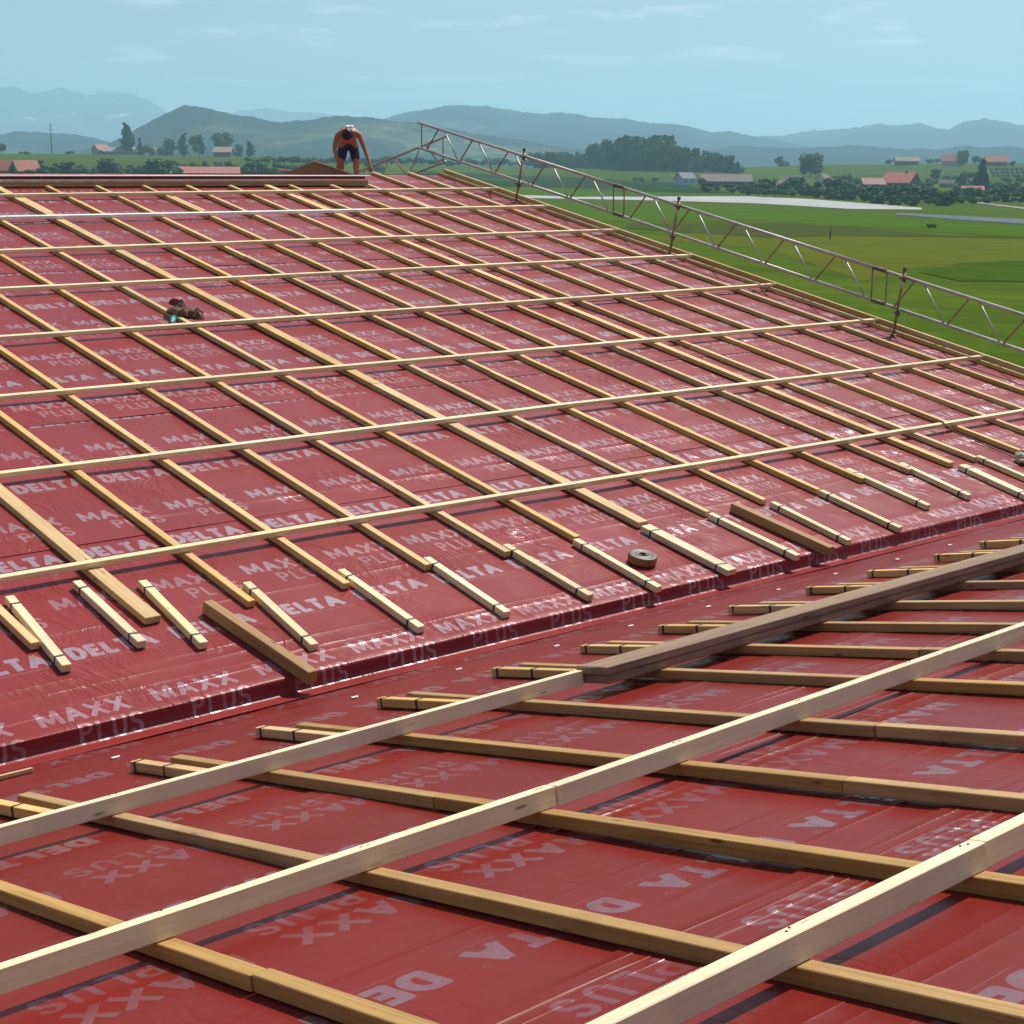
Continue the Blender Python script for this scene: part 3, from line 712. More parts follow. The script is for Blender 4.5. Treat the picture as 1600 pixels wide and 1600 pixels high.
# ------------------------------------------------------------------ land
def yh(px): return 266.0 + px * 0.0062          # image height of the true horizon
COLS = np.array([-600, 0, 400, 700, 1000, 1300, 1600, 2200.0])
RS = np.array([0, 420, 600, 800, 1000, 1250, 1500, 1800, 2300, 3200, 16000.0])
ZT = np.array([   # terrain height per column (rows) and range
    [-10, -10, -8, -4, 1, 9, 14, 12, 0, -12, -12],
    [-10, -10, -8, -4, 1, 10, 14, 12, 0, -12, -12],
    [-10, -10, -8.5, -5, 0, 8, 12, 10, 0, -12, -12],
    [-10, -10, -9.5, -7, -3, 3, 6, 5, -2, -12, -12],
    [-10, -10, -10, -7.5, -4, 0, 4, 3, -4, -12, -12],
    [-10, -10, -10, -8.5, -6, -1, 8, 10, -4, -12, -12],
    [-10, -10, -10, -8.5, -6, 0, 11, 13, -2, -12, -12],
    [-10, -10, -10, -8.5, -6, 0, 11, 13, -2, -12, -12.0]])
AZ = np.array([math.atan2(pixdir(c, 270).x, pixdir(c, 270).y) for c in COLS])
def _si(v, xp, fp):
    if v <= xp[0]: return fp[0]
    for i in range(len(xp) - 1):
        if v < xp[i + 1]:
            t = (v - xp[i]) / (xp[i + 1] - xp[i]); t = t * t * (3 - 2 * t)
            return fp[i] * (1 - t) + fp[i + 1] * t
    return fp[-1]
_AZ = [float(a) for a in AZ]; _RS = [float(r) for r in RS]; _ZT = [[float(q) for q in row] for row in ZT]
def tz(x, y):
    r = math.hypot(x, y); a = math.atan2(x, y)
    if a <= _AZ[0]: z = _si(r, _RS, _ZT[0])
    elif a >= _AZ[-1]: z = _si(r, _RS, _ZT[-1])
    else:
        i = 0
        while a >= _AZ[i + 1]: i += 1
        t = (a - _AZ[i]) / (_AZ[i + 1] - _AZ[i]); t = t * t * (3 - 2 * t)
        z = _si(r, _RS, _ZT[i]) * (1 - t) + _si(r, _RS, _ZT[i + 1]) * t
    if r > 350: z += (math.sin(x * .011 + y * .004) + math.sin(y * .009 - x * .006 + 1)) * .5 * min(1, (r - 350) / 400)
    return z
def ground(px, py, rmin=60, rmax=2400):
    """walk along the sight line until it meets the land"""
    d = pixdir(px, py); k = 1 / math.hypot(d.x, d.y); dx_, dy_, dz_ = d.x * k, d.y * k, d.z * k
    hit = lambda r: dz_ * r <= tz(dx_ * r, dy_ * r)
    r = rmin
    while r < rmax:
        if hit(r):
            a, b = r / 1.03, r
            for _ in range(12):
                m = (a + b) / 2
                if hit(m): b = m
                else: a = m
            return Vector((dx_ * b, dy_ * b, tz(dx_ * b, dy_ * b)))
        r *= 1.03
    return Vector((dx_ * 1550, dy_ * 1550, tz(dx_ * 1550, dy_ * 1550)))
def field_mat(name, a, b, scale, stripe=0.0, rot=0.0, bscale=0.02):
    t = NT(name); p = t.coord('Object')
    n = t.noise(t.mapping(p, (1, 1, 1)), bscale, 6, 0.6); n2 = t.noise(p, scale, 5, 0.7)
    c = t.mix(t.rng(n, .35, .65, 0, 1), a, b)
    n3 = t.noise(t.mapping(p, (1, .22, 1), (0, 0, .75)), .045, 5, .65)
    c = t.mix(t.rng(n3, .38, .66, 0, .7), c, tuple(x * y for x, y in zip(b, (1.25, 1.05, .9))))
    n4 = t.noise(t.mapping(p, (1, .12, 1), (0, 0, -.6)), .16, 4, .7)
    c = t.mix(t.rng(n4, .42, .68, 0, .6), c, tuple(x * .66 for x in a))
    c = t.mix(t.rng(n2, .35, .7, 0, .6), c, tuple(x * .6 for x in a))
    if stripe:
        s = t.node('ShaderNodeTexWave'); s.inputs['Scale'].default_value = stripe; s.inputs['Distortion'].default_value = 1.5; s.inputs['Detail'].default_value = 3
        t.link(t.mapping(p, (1, 1, 1), (0, 0, rot)), s.inputs['Vector'])
        c = t.mix(t.rng(s.outputs['Fac'], .3, .7, 0, .45), c, tuple(x * .7 for x in b))
    t.link(c, t.b.inputs['Base Color']); t.b.inputs['Roughness'].default_value = 1; t.b.inputs['Specular IOR Level'].default_value = 0
    t.bump(n2, .5, .3)
    return t.m
M_land = field_mat('meadow', (.060, .108, .010), (.082, .126, .013), .35)
az_in = np.linspace(AZ[1] - .35, AZ[6] + .35, 150); az_out = np.linspace(AZ[6] + .35, AZ[1] - .35 + 2 * math.pi, 60)[1:-1]
azs = np.concatenate([az_in, az_out]); rr_ = np.concatenate([[0.5, 12, 40, 90, 160, 240, 330], np.geomspace(380, 2600, 46), [3200, 4500, 7000, 10500, 15500]])
V = [(float(r * math.sin(a)), float(r * math.cos(a)), tz(r * math.sin(a), r * math.cos(a))) for r in rr_ for a in azs]
na = len(azs); F = [(i * na + j, i * na + (j + 1) % na, (i + 1) * na + (j + 1) % na, (i + 1) * na + j)[::-1] for i in range(len(rr_) - 1) for j in range(na)]
land = add('ground', mesh_from(V, F, M_land, True)); setp(land, 'green farmland spreading out below the roof to the hills', 'ground', None, 'structure')
def patch(name, label, poly, mat, lift=.12, kind='structure', nu=40, nv=6):
    """poly: upper and lower edge as lists of photo points, draped on the land"""
    up, lo = poly; ux = [p[0] for p in up]; uy = [p[1] for p in up]; lx = [p[0] for p in lo]; ly = [p[1] for p in lo]
    V = []; PA = []
    for i in range(nu + 1):
        g = i / nu; xa = ux[0] + (ux[-1] - ux[0]) * g; xb = lx[0] + (lx[-1] - lx[0]) * g
        PA.append((ground(xa, float(np.interp(xa, ux, uy))), ground(xb, float(np.interp(xb, lx, ly)))))
    for j in range(nv + 1):
        f = j / nv
        for i in range(nu + 1):
            pa, pb = PA[i]
            x = pa.x + (pb.x - pa.x) * f; y = pa.y + (pb.y - pa.y) * f
            V.append((x, y, tz(x, y) + lift * .25 + .02))
    n = nu + 1; F = [(j * n + i, (j + 1) * n + i, (j + 1) * n + i + 1, j * n + i + 1) for j in range(nv) for i in range(nu)]
    o = add(name, mesh_from(V, F, mat, True)); setp(o, label, 'field', None, kind); return o
M_f1 = field_mat('ripe_grass', (.118, .126, .015), (.090, .122, .012), .25)
M_f2 = field_mat('dark_crop', (.022, .05, .022), (.035, .065, .025), .2, .12, .4)
M_f3 = field_mat('bright_green', (.058, .122, .009), (.074, .136, .012), .3)
M_f4 = field_mat('olive_slope', (.075, .105, .018), (.05, .085, .016), .1, 0, 0, .01)
M_f5 = field_mat('brown_edge', (.075, .085, .022), (.05, .08, .014), .3)
M_fl = field_mat('fleece', (.58, .57, .60), (.34, .37, .34), .25, .16, 1.2, .06)
M_fb = field_mat('grey_blue_strip', (.17, .20, .25), (.13, .16, .20), .12, .08, 1.3)
M_rd = field_mat('track', (.36, .35, .33), (.30, .29, .27), .5)
patch('meadow', 'yellowish meadow band in the middle of the green plain', ([(1000, 372), (1200, 352), (1400, 360), (1700, 380)], [(1000, 372), (1200, 390), (1350, 440), (1450, 415), (1700, 440)]), M_f1, .05)
patch('meadow', 'fresh green meadow directly below the white fleece strips', ([(820, 322), (1100, 326), (1300, 330), (1500, 350), (1700, 358)], [(820, 350), (1000, 345), (1200, 347), (1500, 365), (1700, 378)]), M_f3, .16)
patch('meadow', 'brown green margin crossing the plain', ([(980, 350), (1200, 349), (1330, 356), (1480, 368), (1640, 372)], [(980, 357), (1200, 372), (1300, 369), (1480, 371), (1640, 374)]), M_f5, .24)
patch('crop_fleece', 'long white crop fleece strips laid across the plain', ([(800, 305), (1000, 308), (1150, 306), (1260, 311), (1440, 325)], [(800, 309), (1000, 313), (1180, 318), (1330, 327), (1440, 328)]), M_fl, .35)
patch('crop_strip', 'grey blue crop strip at the far right of the plain', ([(1400, 333), (1500, 338), (1720, 349)], [(1400, 336), (1500, 344), (1720, 358)]), M_fb, .38)
patch('track', 'pale farm track below the village at the right', ([(1495, 312), (1560, 320), (1700, 336)], [(1495, 313.5), (1560, 322), (1700, 339)]), M_rd, .4)
patch('crop_field', 'dark crop field below the wood', ([(640, 266), (800, 274), (900, 277), (1060, 286)], [(640, 292), (800, 296), (1000, 300), (1150, 304)]), M_f2, .3)
patch('meadow', 'light green meadow strip in front of the dark crop field', ([(760, 292), (900, 297), (1100, 303), (1230, 305)], [(760, 303), (900, 308), (1100, 307), (1230, 307)]), M_f3, .4)
patch('meadow', 'olive green slope on the left behind the ridge', ([(-60, 240), (200, 240), (420, 246)], [(-60, 262), (200, 262), (420, 262)]), M_f4, .3)
patch('meadow', 'yellow green rise beneath the wood', ([(830, 264), (1000, 262), (1100, 266), (1200, 276)], [(830, 274), (1000, 284), (1100, 290), (1200, 292)]), M_f4, .45)
patch('meadow', 'light rise with orchard rows at the right below the farm roofs', ([(1290, 259), (1450, 258), (1700, 258)], [(1290, 278), (1450, 282), (1700, 300)]), M_f4, .45)

M_f6 = field_mat('rank_grass', (.042, .090, .008), (.056, .104, .010), .5, 0, 0, .06)
patch('rank_grass', 'darker rank grass along a ditch in the meadow at the right edge', ([(1440, 424), (1500, 412), (1580, 408), (1700, 412)], [(1440, 427), (1500, 440), (1580, 440), (1700, 446)]), M_f6, .2)
# ---- hills
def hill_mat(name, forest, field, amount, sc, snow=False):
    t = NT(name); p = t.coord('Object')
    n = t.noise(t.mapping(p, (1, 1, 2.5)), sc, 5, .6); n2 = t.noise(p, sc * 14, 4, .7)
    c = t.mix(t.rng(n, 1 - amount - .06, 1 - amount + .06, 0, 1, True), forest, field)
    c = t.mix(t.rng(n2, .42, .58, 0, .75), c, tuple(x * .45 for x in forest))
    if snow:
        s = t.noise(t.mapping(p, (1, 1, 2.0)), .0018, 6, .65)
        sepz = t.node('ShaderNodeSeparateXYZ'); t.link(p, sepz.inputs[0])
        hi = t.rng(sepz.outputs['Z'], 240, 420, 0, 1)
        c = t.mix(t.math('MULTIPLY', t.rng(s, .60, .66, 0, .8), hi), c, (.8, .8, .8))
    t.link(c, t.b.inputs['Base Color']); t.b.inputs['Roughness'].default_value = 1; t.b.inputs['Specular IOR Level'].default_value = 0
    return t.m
def hills(label, crest, r0, r1, r2, mat, bump=6.0, step=3, seed=1, z0=-12):
    rg = np.random.default_rng(seed); cx = np.arange(crest[0][0], crest[-1][0] + 1, step)
    cy = np.interp(cx, [c[0] for c in crest], [c[1] for c in crest])
    nse_ = np.zeros(len(cx))
    for k in range(14): f = 2 ** (k * .5) * .01; nse_ += np.sin(cx * f * 2 * math.pi * rg.uniform(.7, 1.3) + rg.uniform(0, 6)) / (1 + k * .6)
    V = []; rows = 22
    for j in range(rows):
        u = j / (rows - 1)
        for i, x in enumerate(cx):
            zc = at_range(float(x), float(cy[i]), r1).z; zc += bump * .25 * nse_[i] * max(0, min(1, (u - .62) / .13)) if u < .75 else bump * .25 * nse_[i]
            edge = min(1, (i + 1) / 14, (len(cx) - i) / 14); 
            if u < .75:
                q = u / .75; r = r0 + (r1 - r0) * q; prof = q ** 1.25 * (1 + .10 * math.sin(q * 9 + i * .05 + seed) * (1 - q) * 2)
            else:
                q = (u - .75) / .25; r = r1 + (r2 - r1) * q; prof = 1 - q * q
            z = z0 + (zc - z0) * max(0, prof)
            if 0 < u < .74: z += bump * (math.sin(i * .11 + j * .7 + seed) + math.sin(i * .053 - j * .5) + math.sin(i * .023 + j * .3 + 2 * seed)) * .9 * (1 - u)
            p = at_range(float(x), 300, r); V.append((p.x, p.y, z if j else z0 - 5))
    n = len(cx); F = [(j * n + i, j * n + i + 1, (j + 1) * n + i + 1, (j + 1) * n + i) for j in range(rows - 1) for i in range(n - 1)]
    o = add('hills', mesh_from(V, F, mat, True)); setp(o, label, 'hills', None, 'structure'); return o
M_h1 = hill_mat('hill_wooded', (.014, .032, .024), (.12, .13, .075), .44, .0016)
M_h2 = hill_mat('hill_far', (.012, .034, .034), (.08, .12, .09), .42, .0010)
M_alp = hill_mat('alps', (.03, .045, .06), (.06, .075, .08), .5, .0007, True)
hills('dark wooded hill with pale meadows left of the roofer', [(120, 236), (170, 226), (210, 204), (240, 188), (275, 172), (293, 163), (312, 164), (340, 170), (380, 180), (440, 190), (500, 183), (545, 180), (600, 184), (680, 196), (760, 210), (860, 226), (920, 236)], 2700, 3700, 4600, M_h1, 5, 3, 3)
hills('long blue ridge in the centre behind the lattice girder', [(560, 205), (600, 184), (650, 171), (700, 163), (760, 163), (800, 171), (830, 175), (870, 174), (930, 181), (1000, 188), (1080, 197), (1110, 205), (1140, 205), (1180, 212), (1230, 222), (1290, 236)], 4000, 6000, 8000, M_h2, 9, 3, 5)
hills('low grey blue hills at the left edge', [(-200, 222), (-60, 214), (20, 207), (60, 205), (100, 207), (140, 213), (180, 222), (230, 236)], 3600, 4800, 5800, M_h2, 6, 3, 8)
hills('blue hills with a rounded summit at the right edge', [(1090, 226), (1140, 214), (1200, 212), (1262, 204), (1330, 198), (1370, 193), (1430, 193), (1475, 200), (1500, 190), (1530, 183), (1570, 190), (1600, 197), (1680, 204), (1800, 216), (1900, 226)], 5200, 7600, 9800, M_h2, 10, 3, 13)
hills('low blue foothills in front of the hills on the right', [(1060, 240), (1140, 228), (1240, 231), (1330, 226), (1420, 233), (1520, 228), (1640, 231), (1800, 226), (2000, 236)], 3200, 4200, 5200, M_h2, 5, 3, 17)
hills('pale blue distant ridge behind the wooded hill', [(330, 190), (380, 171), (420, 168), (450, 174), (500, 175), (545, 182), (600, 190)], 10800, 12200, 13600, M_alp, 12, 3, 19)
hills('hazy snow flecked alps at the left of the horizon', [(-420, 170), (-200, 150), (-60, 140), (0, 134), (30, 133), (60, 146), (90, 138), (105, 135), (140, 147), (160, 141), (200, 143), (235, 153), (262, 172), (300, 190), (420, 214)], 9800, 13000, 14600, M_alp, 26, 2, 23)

# ---- trees
def leaf_mat(name, a, b):
    t = NT(name); p = t.coord('Object'); oi = t.node('ShaderNodeObjectInfo')
    n = t.noise(p, .55, 3, .6)
    c = t.mix(t.rng(n, .35, .65, 0, 1), a, b)
    c = t.hsv(c, t.rng(oi.outputs['Random'], 0, 1, .485, .515), None, t.rng(oi.outputs['Random'], 0, 1, .75, 1.3))
    t.link(c, t.b.inputs['Base Color']); t.b.inputs['Roughness'].default_value = .75; t.b.inputs['Specular IOR Level'].default_value = .2
    return t.m
M_leaf = leaf_mat('foliage', (.060, .125, .022), (.105, .17, .035)); M_dark = leaf_mat('foliage_dark', (.034, .090, .020), (.070, .135, .030))
M_bark = simple('bark', (.10, .075, .055), .9)
def crown_mesh(kind, seed, n, mat):
    r = np.random.default_rng(seed); V = []; F = []
    if kind == 'ball': lobes = [(.22 * math.cos(i * 2.4) * (i > 0), .22 * math.sin(i * 2.4) * (i > 0), .52 + .26 * math.sin(i * 1.7), .23) for i in range(12)] + [(0, 0, .55, .34)]
    elif kind == 'wood': lobes = [(r.normal(0, .22), r.normal(0, .22), r.uniform(.12, .82), r.uniform(.17, .26)) for _ in range(12)]
    elif kind == 'round':
        lobes = [(r.normal(0, .24), r.normal(0, .24), r.uniform(.38, .80), r.uniform(.16, .27)) for _ in range(9)] + [(0, 0, .55, .32)]
    elif kind == 'poplar': lobes = [(r.normal(0, .035), r.normal(0, .035), z, .11 * math.sin(min(1, (1.02 - z) * 2.4) * 1.5)) for z in np.linspace(.12, .97, 14)]
    elif kind == 'fir': lobes = [(0, 0, z, .03 + .20 * (1 - z)) for z in np.linspace(.1, .97, 14)]
    else: lobes = [(r.normal(0, .35), r.normal(0, .3), r.uniform(.25, .6), r.uniform(.2, .32)) for _ in range(8)]
    w = np.array([l[3] ** 2 + .003 for l in lobes]); w /= w.sum()
    sz = {'ball': .055, 'wood': .07, 'round': .07, 'poplar': .042, 'fir': .05, 'bush': .075}[kind]
    for _ in range(n):
        l = lobes[r.choice(len(lobes), p=w)]; d = r.normal(size=3); d /= np.linalg.norm(d); rad = l[3] * r.uniform(.7, 1.05)
        c = np.array([l[0], l[1], l[2]]) + d * rad * np.array([1, 1, .9])
        nrm = d + r.normal(0, .5, 3); nrm /= np.linalg.norm(nrm); a = np.cross(nrm, r.normal(size=3)); a /= np.linalg.norm(a); b = np.cross(nrm, a)
        s = sz * r.uniform(.6, 1.4); k = len(V)
        V += [c + a * s, c + b * s * .8, c - a * s, c - b * s * .8]; F.append((k, k + 1, k + 2, k + 3))
    for l in lobes:     # dense heart of each lobe so that no daylight shows through the middle
        k = len(V); q = l[3] * .8
        for dd in ((1, 0, 0), (-1, 0, 0), (0, 1, 0), (0, -1, 0), (0, 0, 1), (0, 0, -1)): V.append(np.array(l[:3]) + np.array(dd) * q)
        F += [(k, k + 2, k + 4), (k + 2, k + 1, k + 4), (k + 1, k + 3, k + 4), (k + 3, k, k + 4), (k + 2, k, k + 5), (k + 1, k + 2, k + 5), (k + 3, k + 1, k + 5), (k, k + 3, k + 5)]
    return mesh_from(V, F, mat)
CR = {('round', i): crown_mesh('round', 40 + i, 620, M_leaf if i % 2 else M_dark) for i in range(5)}
CR[('ball', 0)] = crown_mesh('ball', 33, 1100, M_leaf)
CR.update({('wood', i): crown_mesh('wood', 50 + i, 560, M_dark) for i in range(4)})
CR.update({('poplar', i): crown_mesh('poplar', 60 + i, 420, M_dark) for i in range(2)})
CR.update({('fir', i): crown_mesh('fir', 70 + i, 420, M_dark) for i in range(2)})
CR.update({('bush', i): crown_mesh('bush', 80 + i, 420, M_leaf if i % 2 else M_dark) for i in range(4)})
TRK = tube_mesh([(0, 0, -.05), (.005, 0, .2), (-.005, .004, .45), (0, 0, .62)], .02, M_bark, 7, True, [.03, .022, .016, .008])
_ti = 0
def tree(kind, px, py, hpx, label, group=None, wide=1.0, r=None):
    """tree with its foot at the photo point and a height in photo pixels"""
    global _ti
    _ti += 1
    g = ground(px, py) if r is None else None
    if g is None: q = at_range(px, py, r); g = Vector((q.x, q.y, tz(q.x, q.y)))
    rr = math.hypot(g.x, g.y); top = at_range(px, py - hpx, rr).z; h = max(.9, top - g.z)
    name = {'ball': 'broadleaf_tree', 'wood': 'broadleaf_tree', 'round': 'broadleaf_tree', 'poplar': 'poplar_tree', 'fir': 'conifer_tree', 'bush': 'bush'}[kind]
    a = random.uniform(0, 6.28)
    t = thing(name, label, 'bush' if kind == 'bush' else 'tree', g, group, a)
    nv_ = {'ball': 1, 'wood': 4, 'round': 5, 'poplar': 2, 'fir': 2, 'bush': 4}[kind]
    me = CR[(kind, _ti % nv_)]; S = Matrix.Diagonal((h * wide, h * wide, h, 1)); M0 = Matrix.Translation(g) @ Matrix.Rotation(a, 4, 'Z')
    add('crown', me, t, M0 @ S)
    if kind != 'bush': add('trunk', TRK, t, M0 @ Matrix.Diagonal((h, h, h, 1)))
    return t
# the wood
GW = 'trees of the dark wood above the meadow'
wood_top = [(925, 228), (945, 216), (965, 212), (985, 208), (1005, 212), (1025, 204), (1045, 222), (1070, 226), (1095, 230), (1120, 236), (1140, 243), (1152, 252)]
for i in range(36):
    px = 928 + i * 6.4 + jit(2); ty_ = float(np.interp(px, [q[0] for q in wood_top], [q[1] for q in wood_top])) + random.uniform(0, 7); base = 262 + (px - 925) * .03 + (i % 3) * 1.5
    tree('wood', px, base, base - ty_, 'dark leafy tree in the dense wood on the rise right of the girder', GW, .8)
for i in range(16):
    px = 835 + i * 6 + jit(2); tree('wood', px, 262 + jit(1), random.uniform(20, 27), 'lower dark tree in the row left of the dense wood', 'trees of the lower row beside the wood', .8)
# left village trees
tree('poplar', 199, 232, 40, 'tall dark poplar standing above the farm on the left', None, 1.6)
tree('fir', 219, 236, 20, 'small conifer just right of the tall poplar', None, 1.3)
tree('wood', 235, 240, 16, 'low round tree right of the small conifer', None)
tree('wood', 263, 241, 26, 'leafy tree left of the slim dark conifer', None, .9)
tree('poplar', 286, 241, 33, 'slim dark upright tree beside the leafy tree', None, 1.6)
tree('wood', 312, 242, 32, 'dark round tree between the slim tree and the broad one', None, .8)
tree('ball', 348, 242, 36, 'broad light green tree over the red-roofed house on the left', None, 1.0)
tree('wood', 372, 243, 18, 'small tree right of the broad light green tree', None, 1.0)
tree('poplar', 391, 243, 24, 'little upright tree at the end of the left village', None, 1.8)
tree('round', 2, 238, 14, 'round tree cut by the left edge above the red roofs', None)
tree('wood', 66, 271, 24, 'dark purple-brown tree beside the big red roofs', None, .9)
for px, py, h in ((12, 274, 12), (26, 275, 14), (48, 276, 10), (58, 276, 14), (84, 276, 15), (98, 275, 18), (107, 275, 20), (118, 276, 13), (134, 276, 13), (148, 276, 12), (163, 275, 24), (171, 275, 22), (186, 276, 12), (200, 276, 12), (213, 276, 13), (226, 275, 16),
                  (238, 275, 20), (247, 275, 24), (256, 274, 22), (268, 274, 24), (384, 275, 14), (396, 275, 18), (410, 275, 15), (425, 275, 14), (440, 274, 17), (20, 268, 10), (90, 268, 9), (128, 267, 10), (155, 266, 9), (180, 266, 9), (205, 266, 8), (230, 264, 10), (276, 264, 9), (290, 266, 9), (310, 268, 9), (330, 268, 8), (365, 268, 10), (280, 275, 9), (400, 275, 20), (418, 275, 18), (432, 275, 19), (448, 275, 15), (455, 272, 14), (470, 268, 12), (488, 266, 12), (502, 262, 12), (395, 266, 12), (300, 262, 8), (320, 261, 9), (340, 262, 8), (355, 262, 9)):
    tree('wood', px, py, h * 1.15, 'green tree in the hedge line just beyond the left end of the ridge', 'hedge line trees beyond the ridge', 1.4)
for i in range(40):
    px = 385 + i * 11.5 + jit(3)
    tree('round', px, 252 + px * .012 + jit(1.5), random.uniform(8, 15), 'small tree in the distant tree belt behind the roofer and girder', 'distant tree belt across the plain', 1.3)
tree('wood', 583, 268, 22, 'dark round tree just right of the roofer', None, .9)
tree('bush', 40, 242, 7, 'low bush on the skyline at the far left', None, 1.5)
tree('bush', 110, 240, 6, 'low bush on the skyline right of the pylon', None, 1.5)
# right village
tree('ball', 1267, 276, 38, 'large round tree standing alone left of the village', None, 1.25)
tree('wood', 1221, 254, 12, 'small round tree on the crest left of the large one', None, 1.0)
tree('ball', 1504, 259, 25, 'round tree beside the red farm on the crest', None, .9)
tree('fir', 1532, 300, 52, 'tall dark conifer in the village at the right', None, 1.5)
tree('wood', 1464, 283, 20, 'pointed green tree above the village roofs', None, .8)
tree('round', 1524, 257, 14, 'brownish tree between the farm roofs on the crest', None, 1.0)
tree('round', 1582, 262, 11, 'small tree right of the last crest farm', None, 1.0)
tree('round', 1464, 256, 9, 'bushy tree touching the left side of the red farm on the crest', None, 1.4); tree('round', 1452, 257, 9, 'lower bushy tree midway between the brown barn and the red farm on the crest', None, 1.6)
tree('round', 1388, 256, 7, 'low tree left of the brown crest barn', None, 1.4)
vt = [(1178, 302, 20), (1190, 303, 18), (1202, 300, 22), (1214, 304, 20), (1228, 304, 22), (1240, 302, 26), (1250, 306, 18), (1264, 306, 24), (1278, 304, 22), (1300, 302, 24), (1308, 306, 28), (1318, 302, 30), (1330, 306, 22), (1326, 290, 18), (1342, 308, 20),
      (1354, 312, 22), (1366, 314, 26), (1378, 312, 24), (1390, 316, 26), (1402, 312, 24), (1414, 316, 28), (1426, 314, 26), (1436, 318, 28), (1446, 312, 24), (1458, 314, 22), (1470, 318, 20), (1480, 322, 22), (1492, 312, 18), (1504, 292, 20), (1514, 290, 22),
      (1522, 312, 20), (1536, 312, 16), (1548, 308, 14), (1560, 310, 18), (1574, 304, 16), (1586, 304, 18), (1598, 306, 16), (1612, 306, 18), (1572, 288, 12), (1585, 300, 20), (1480, 284, 10), (1492, 286, 12), (1150, 300, 14), (1136, 298, 12), (1098, 292, 14), (1106, 300, 16), (1166, 296, 12), (1120, 300, 10), (1144, 304, 12), (1160, 304, 14), (1172, 306, 16), (1184, 307, 14), (1196, 308, 14), (1208, 308, 14), (1222, 309, 14), (1236, 309, 14), (1256, 309, 14), (1272, 309, 15), (1290, 310, 16), (1304, 311, 16), (1316, 312, 16), (1330, 313, 18), (1350, 316, 18), (1372, 319, 18), (1396, 321, 18), (1420, 322, 18), (1450, 320, 16), (1466, 322, 16), (1500, 318, 14), (1520, 322, 14), (1540, 320, 14), (1556, 318, 14), (1572, 316, 16), (1590, 316, 16), (1310, 290, 16), (1338, 292, 14), (1296, 296, 16), (1346, 288, 12), (1240, 296, 16), (1206, 292, 12), (1192, 294, 12), (1448, 300, 16), (1456, 292, 14), (1500, 304, 16), (1512, 308, 16), (1544, 298, 12), (1562, 296, 12), (1596, 288, 14)]
for px, py, h in vt: tree('wood' if h > 14 else 'round', px, py, h, 'leafy garden tree among the village houses on the right', 'village garden trees on the right', 1.35)
for row in range(3):
    for i in range(9): tree('round', 1548 + i * 8 + row * 2, 268 + row * 5, 6, 'small fruit tree in the orchard rows at the right', 'orchard trees at the right', 1.1)
tree('bush', 1455, 358, 12, 'single dark bush standing in the open meadow', None, .9)
tree('bush', 1000, 284, 9, 'dark bush at the edge of the crop field', None, 1.2); tree('bush', 1024, 284, 8, 'second bush at the edge of the crop field, left of the grey house', None, 1.2)
for px in (1262, 1297): 
    g = ground(px, 374); o = add('field_post', tube_mesh([(0, 0, 0), (0, 0, 1.9)], .11, M_bark, 6), None, Matrix.Translation(g)) if px == 1297 else None
    if o: setp(o, 'dark lone post standing in the meadow', 'post')

# ---- houses
def house(name, label, px, py, wpx, wall_px, roof_px, rot, wcol, rcol, depth=.7, hip=False, wins=0, group=None, chimney=False):
    g = ground(px, py); rr = math.hypot(g.x, g.y); k = rr / FPX
    L, wh, rh = wpx * k, wall_px * k, roof_px * k; D = L * depth
    d = pixdir(px, 270); yaw = math.atan2(d.x, d.y)
    t = thing(name, label, 'barn' if 'barn' in name else 'house', g, group, -yaw + rot)
    M0 = Matrix.Translation(g) @ Matrix.Rotation(-yaw + rot, 4, 'Z')
    wm = simple(name + '_wall', wcol, .85, 0, .2, .3); rm = simple(name + '_roof', rcol, .8, 0, .3, .8)
    hx, hy = L / 2, D / 2
    V = [(-hx, -hy, -1), (hx, -hy, -1), (hx, hy, -1), (-hx, hy, -1), (-hx, -hy, wh), (hx, -hy, wh), (hx, hy, wh), (-hx, hy, wh), (-hx, 0, wh + rh * .96), (hx, 0, wh + rh * .96)]
    add('wall', mesh_from(V, [(0, 1, 5, 4), (2, 3, 7, 6), (3, 0, 4, 8, 7), (1, 2, 6, 9, 5)], wm), t, M0)
    ov = .06 * L; th = .03 * L; ex = hx + ov; ey = hy + ov; zb_ = wh - ov * rh / hy; ins = ov * 2.2 if hip else 0
    V = []
    for dz in (0, th): V += [(-ex, -ey, zb_ + dz), (ex, -ey, zb_ + dz), (ex - ins, 0, wh + rh + dz), (-ex + ins, 0, wh + rh + dz), (ex, ey, zb_ + dz), (-ex, ey, zb_ + dz)]
    F = [(6, 7, 8, 9), (9, 8, 10, 11), (3, 2, 1, 0), (5, 4, 2, 3), (0, 1, 7, 6), (4, 5, 11, 10), (1, 2, 8, 7), (2, 4, 10, 8), (3, 0, 6, 9), (5, 3, 9, 11)]
    rf = add('roof', mesh_from(V, F, rm), t, M0)
    if chimney: add('chimney', bevel_box(.06 * L, .06 * L, rh * .5, wm, 0), rf, M0 @ Matrix.Translation((L * .2, 0, wh + rh * .75)))
    wmm = simple(name + '_win', (.05, .055, .06), .3)
    for i in range(wins):
        x = -hx + L * (i + .5) / wins; add('window', bevel_box(L * .07, .12, wh * .32, wmm, 0), t, M0 @ Matrix.Translation((x, -hy - .03, wh * .42)))
    return t
red = (.40, .12, .075); pink = (.42, .24, .19); brown = (.17, .12, .10); grey = (.26, .25, .24)
house('farmhouse', 'big farmhouse with a broad bright red roof in the village on the right', 1407, 293, 44, 8, 13, R_(-28), (.12, .08, .06), (.50, .15, .09), .75, False, 3, None, True)
house('house', 'house with a pale pinkish roof left of the broad red roof', 1362, 296, 32, 8, 8, R_(20), (.30, .24, .2), pink, .7, False, 2)
house('house', 'cream walled house beside the large round tree', 1286, 288, 18, 9, 6, R_(60), (.62, .5, .40), brown, .8)
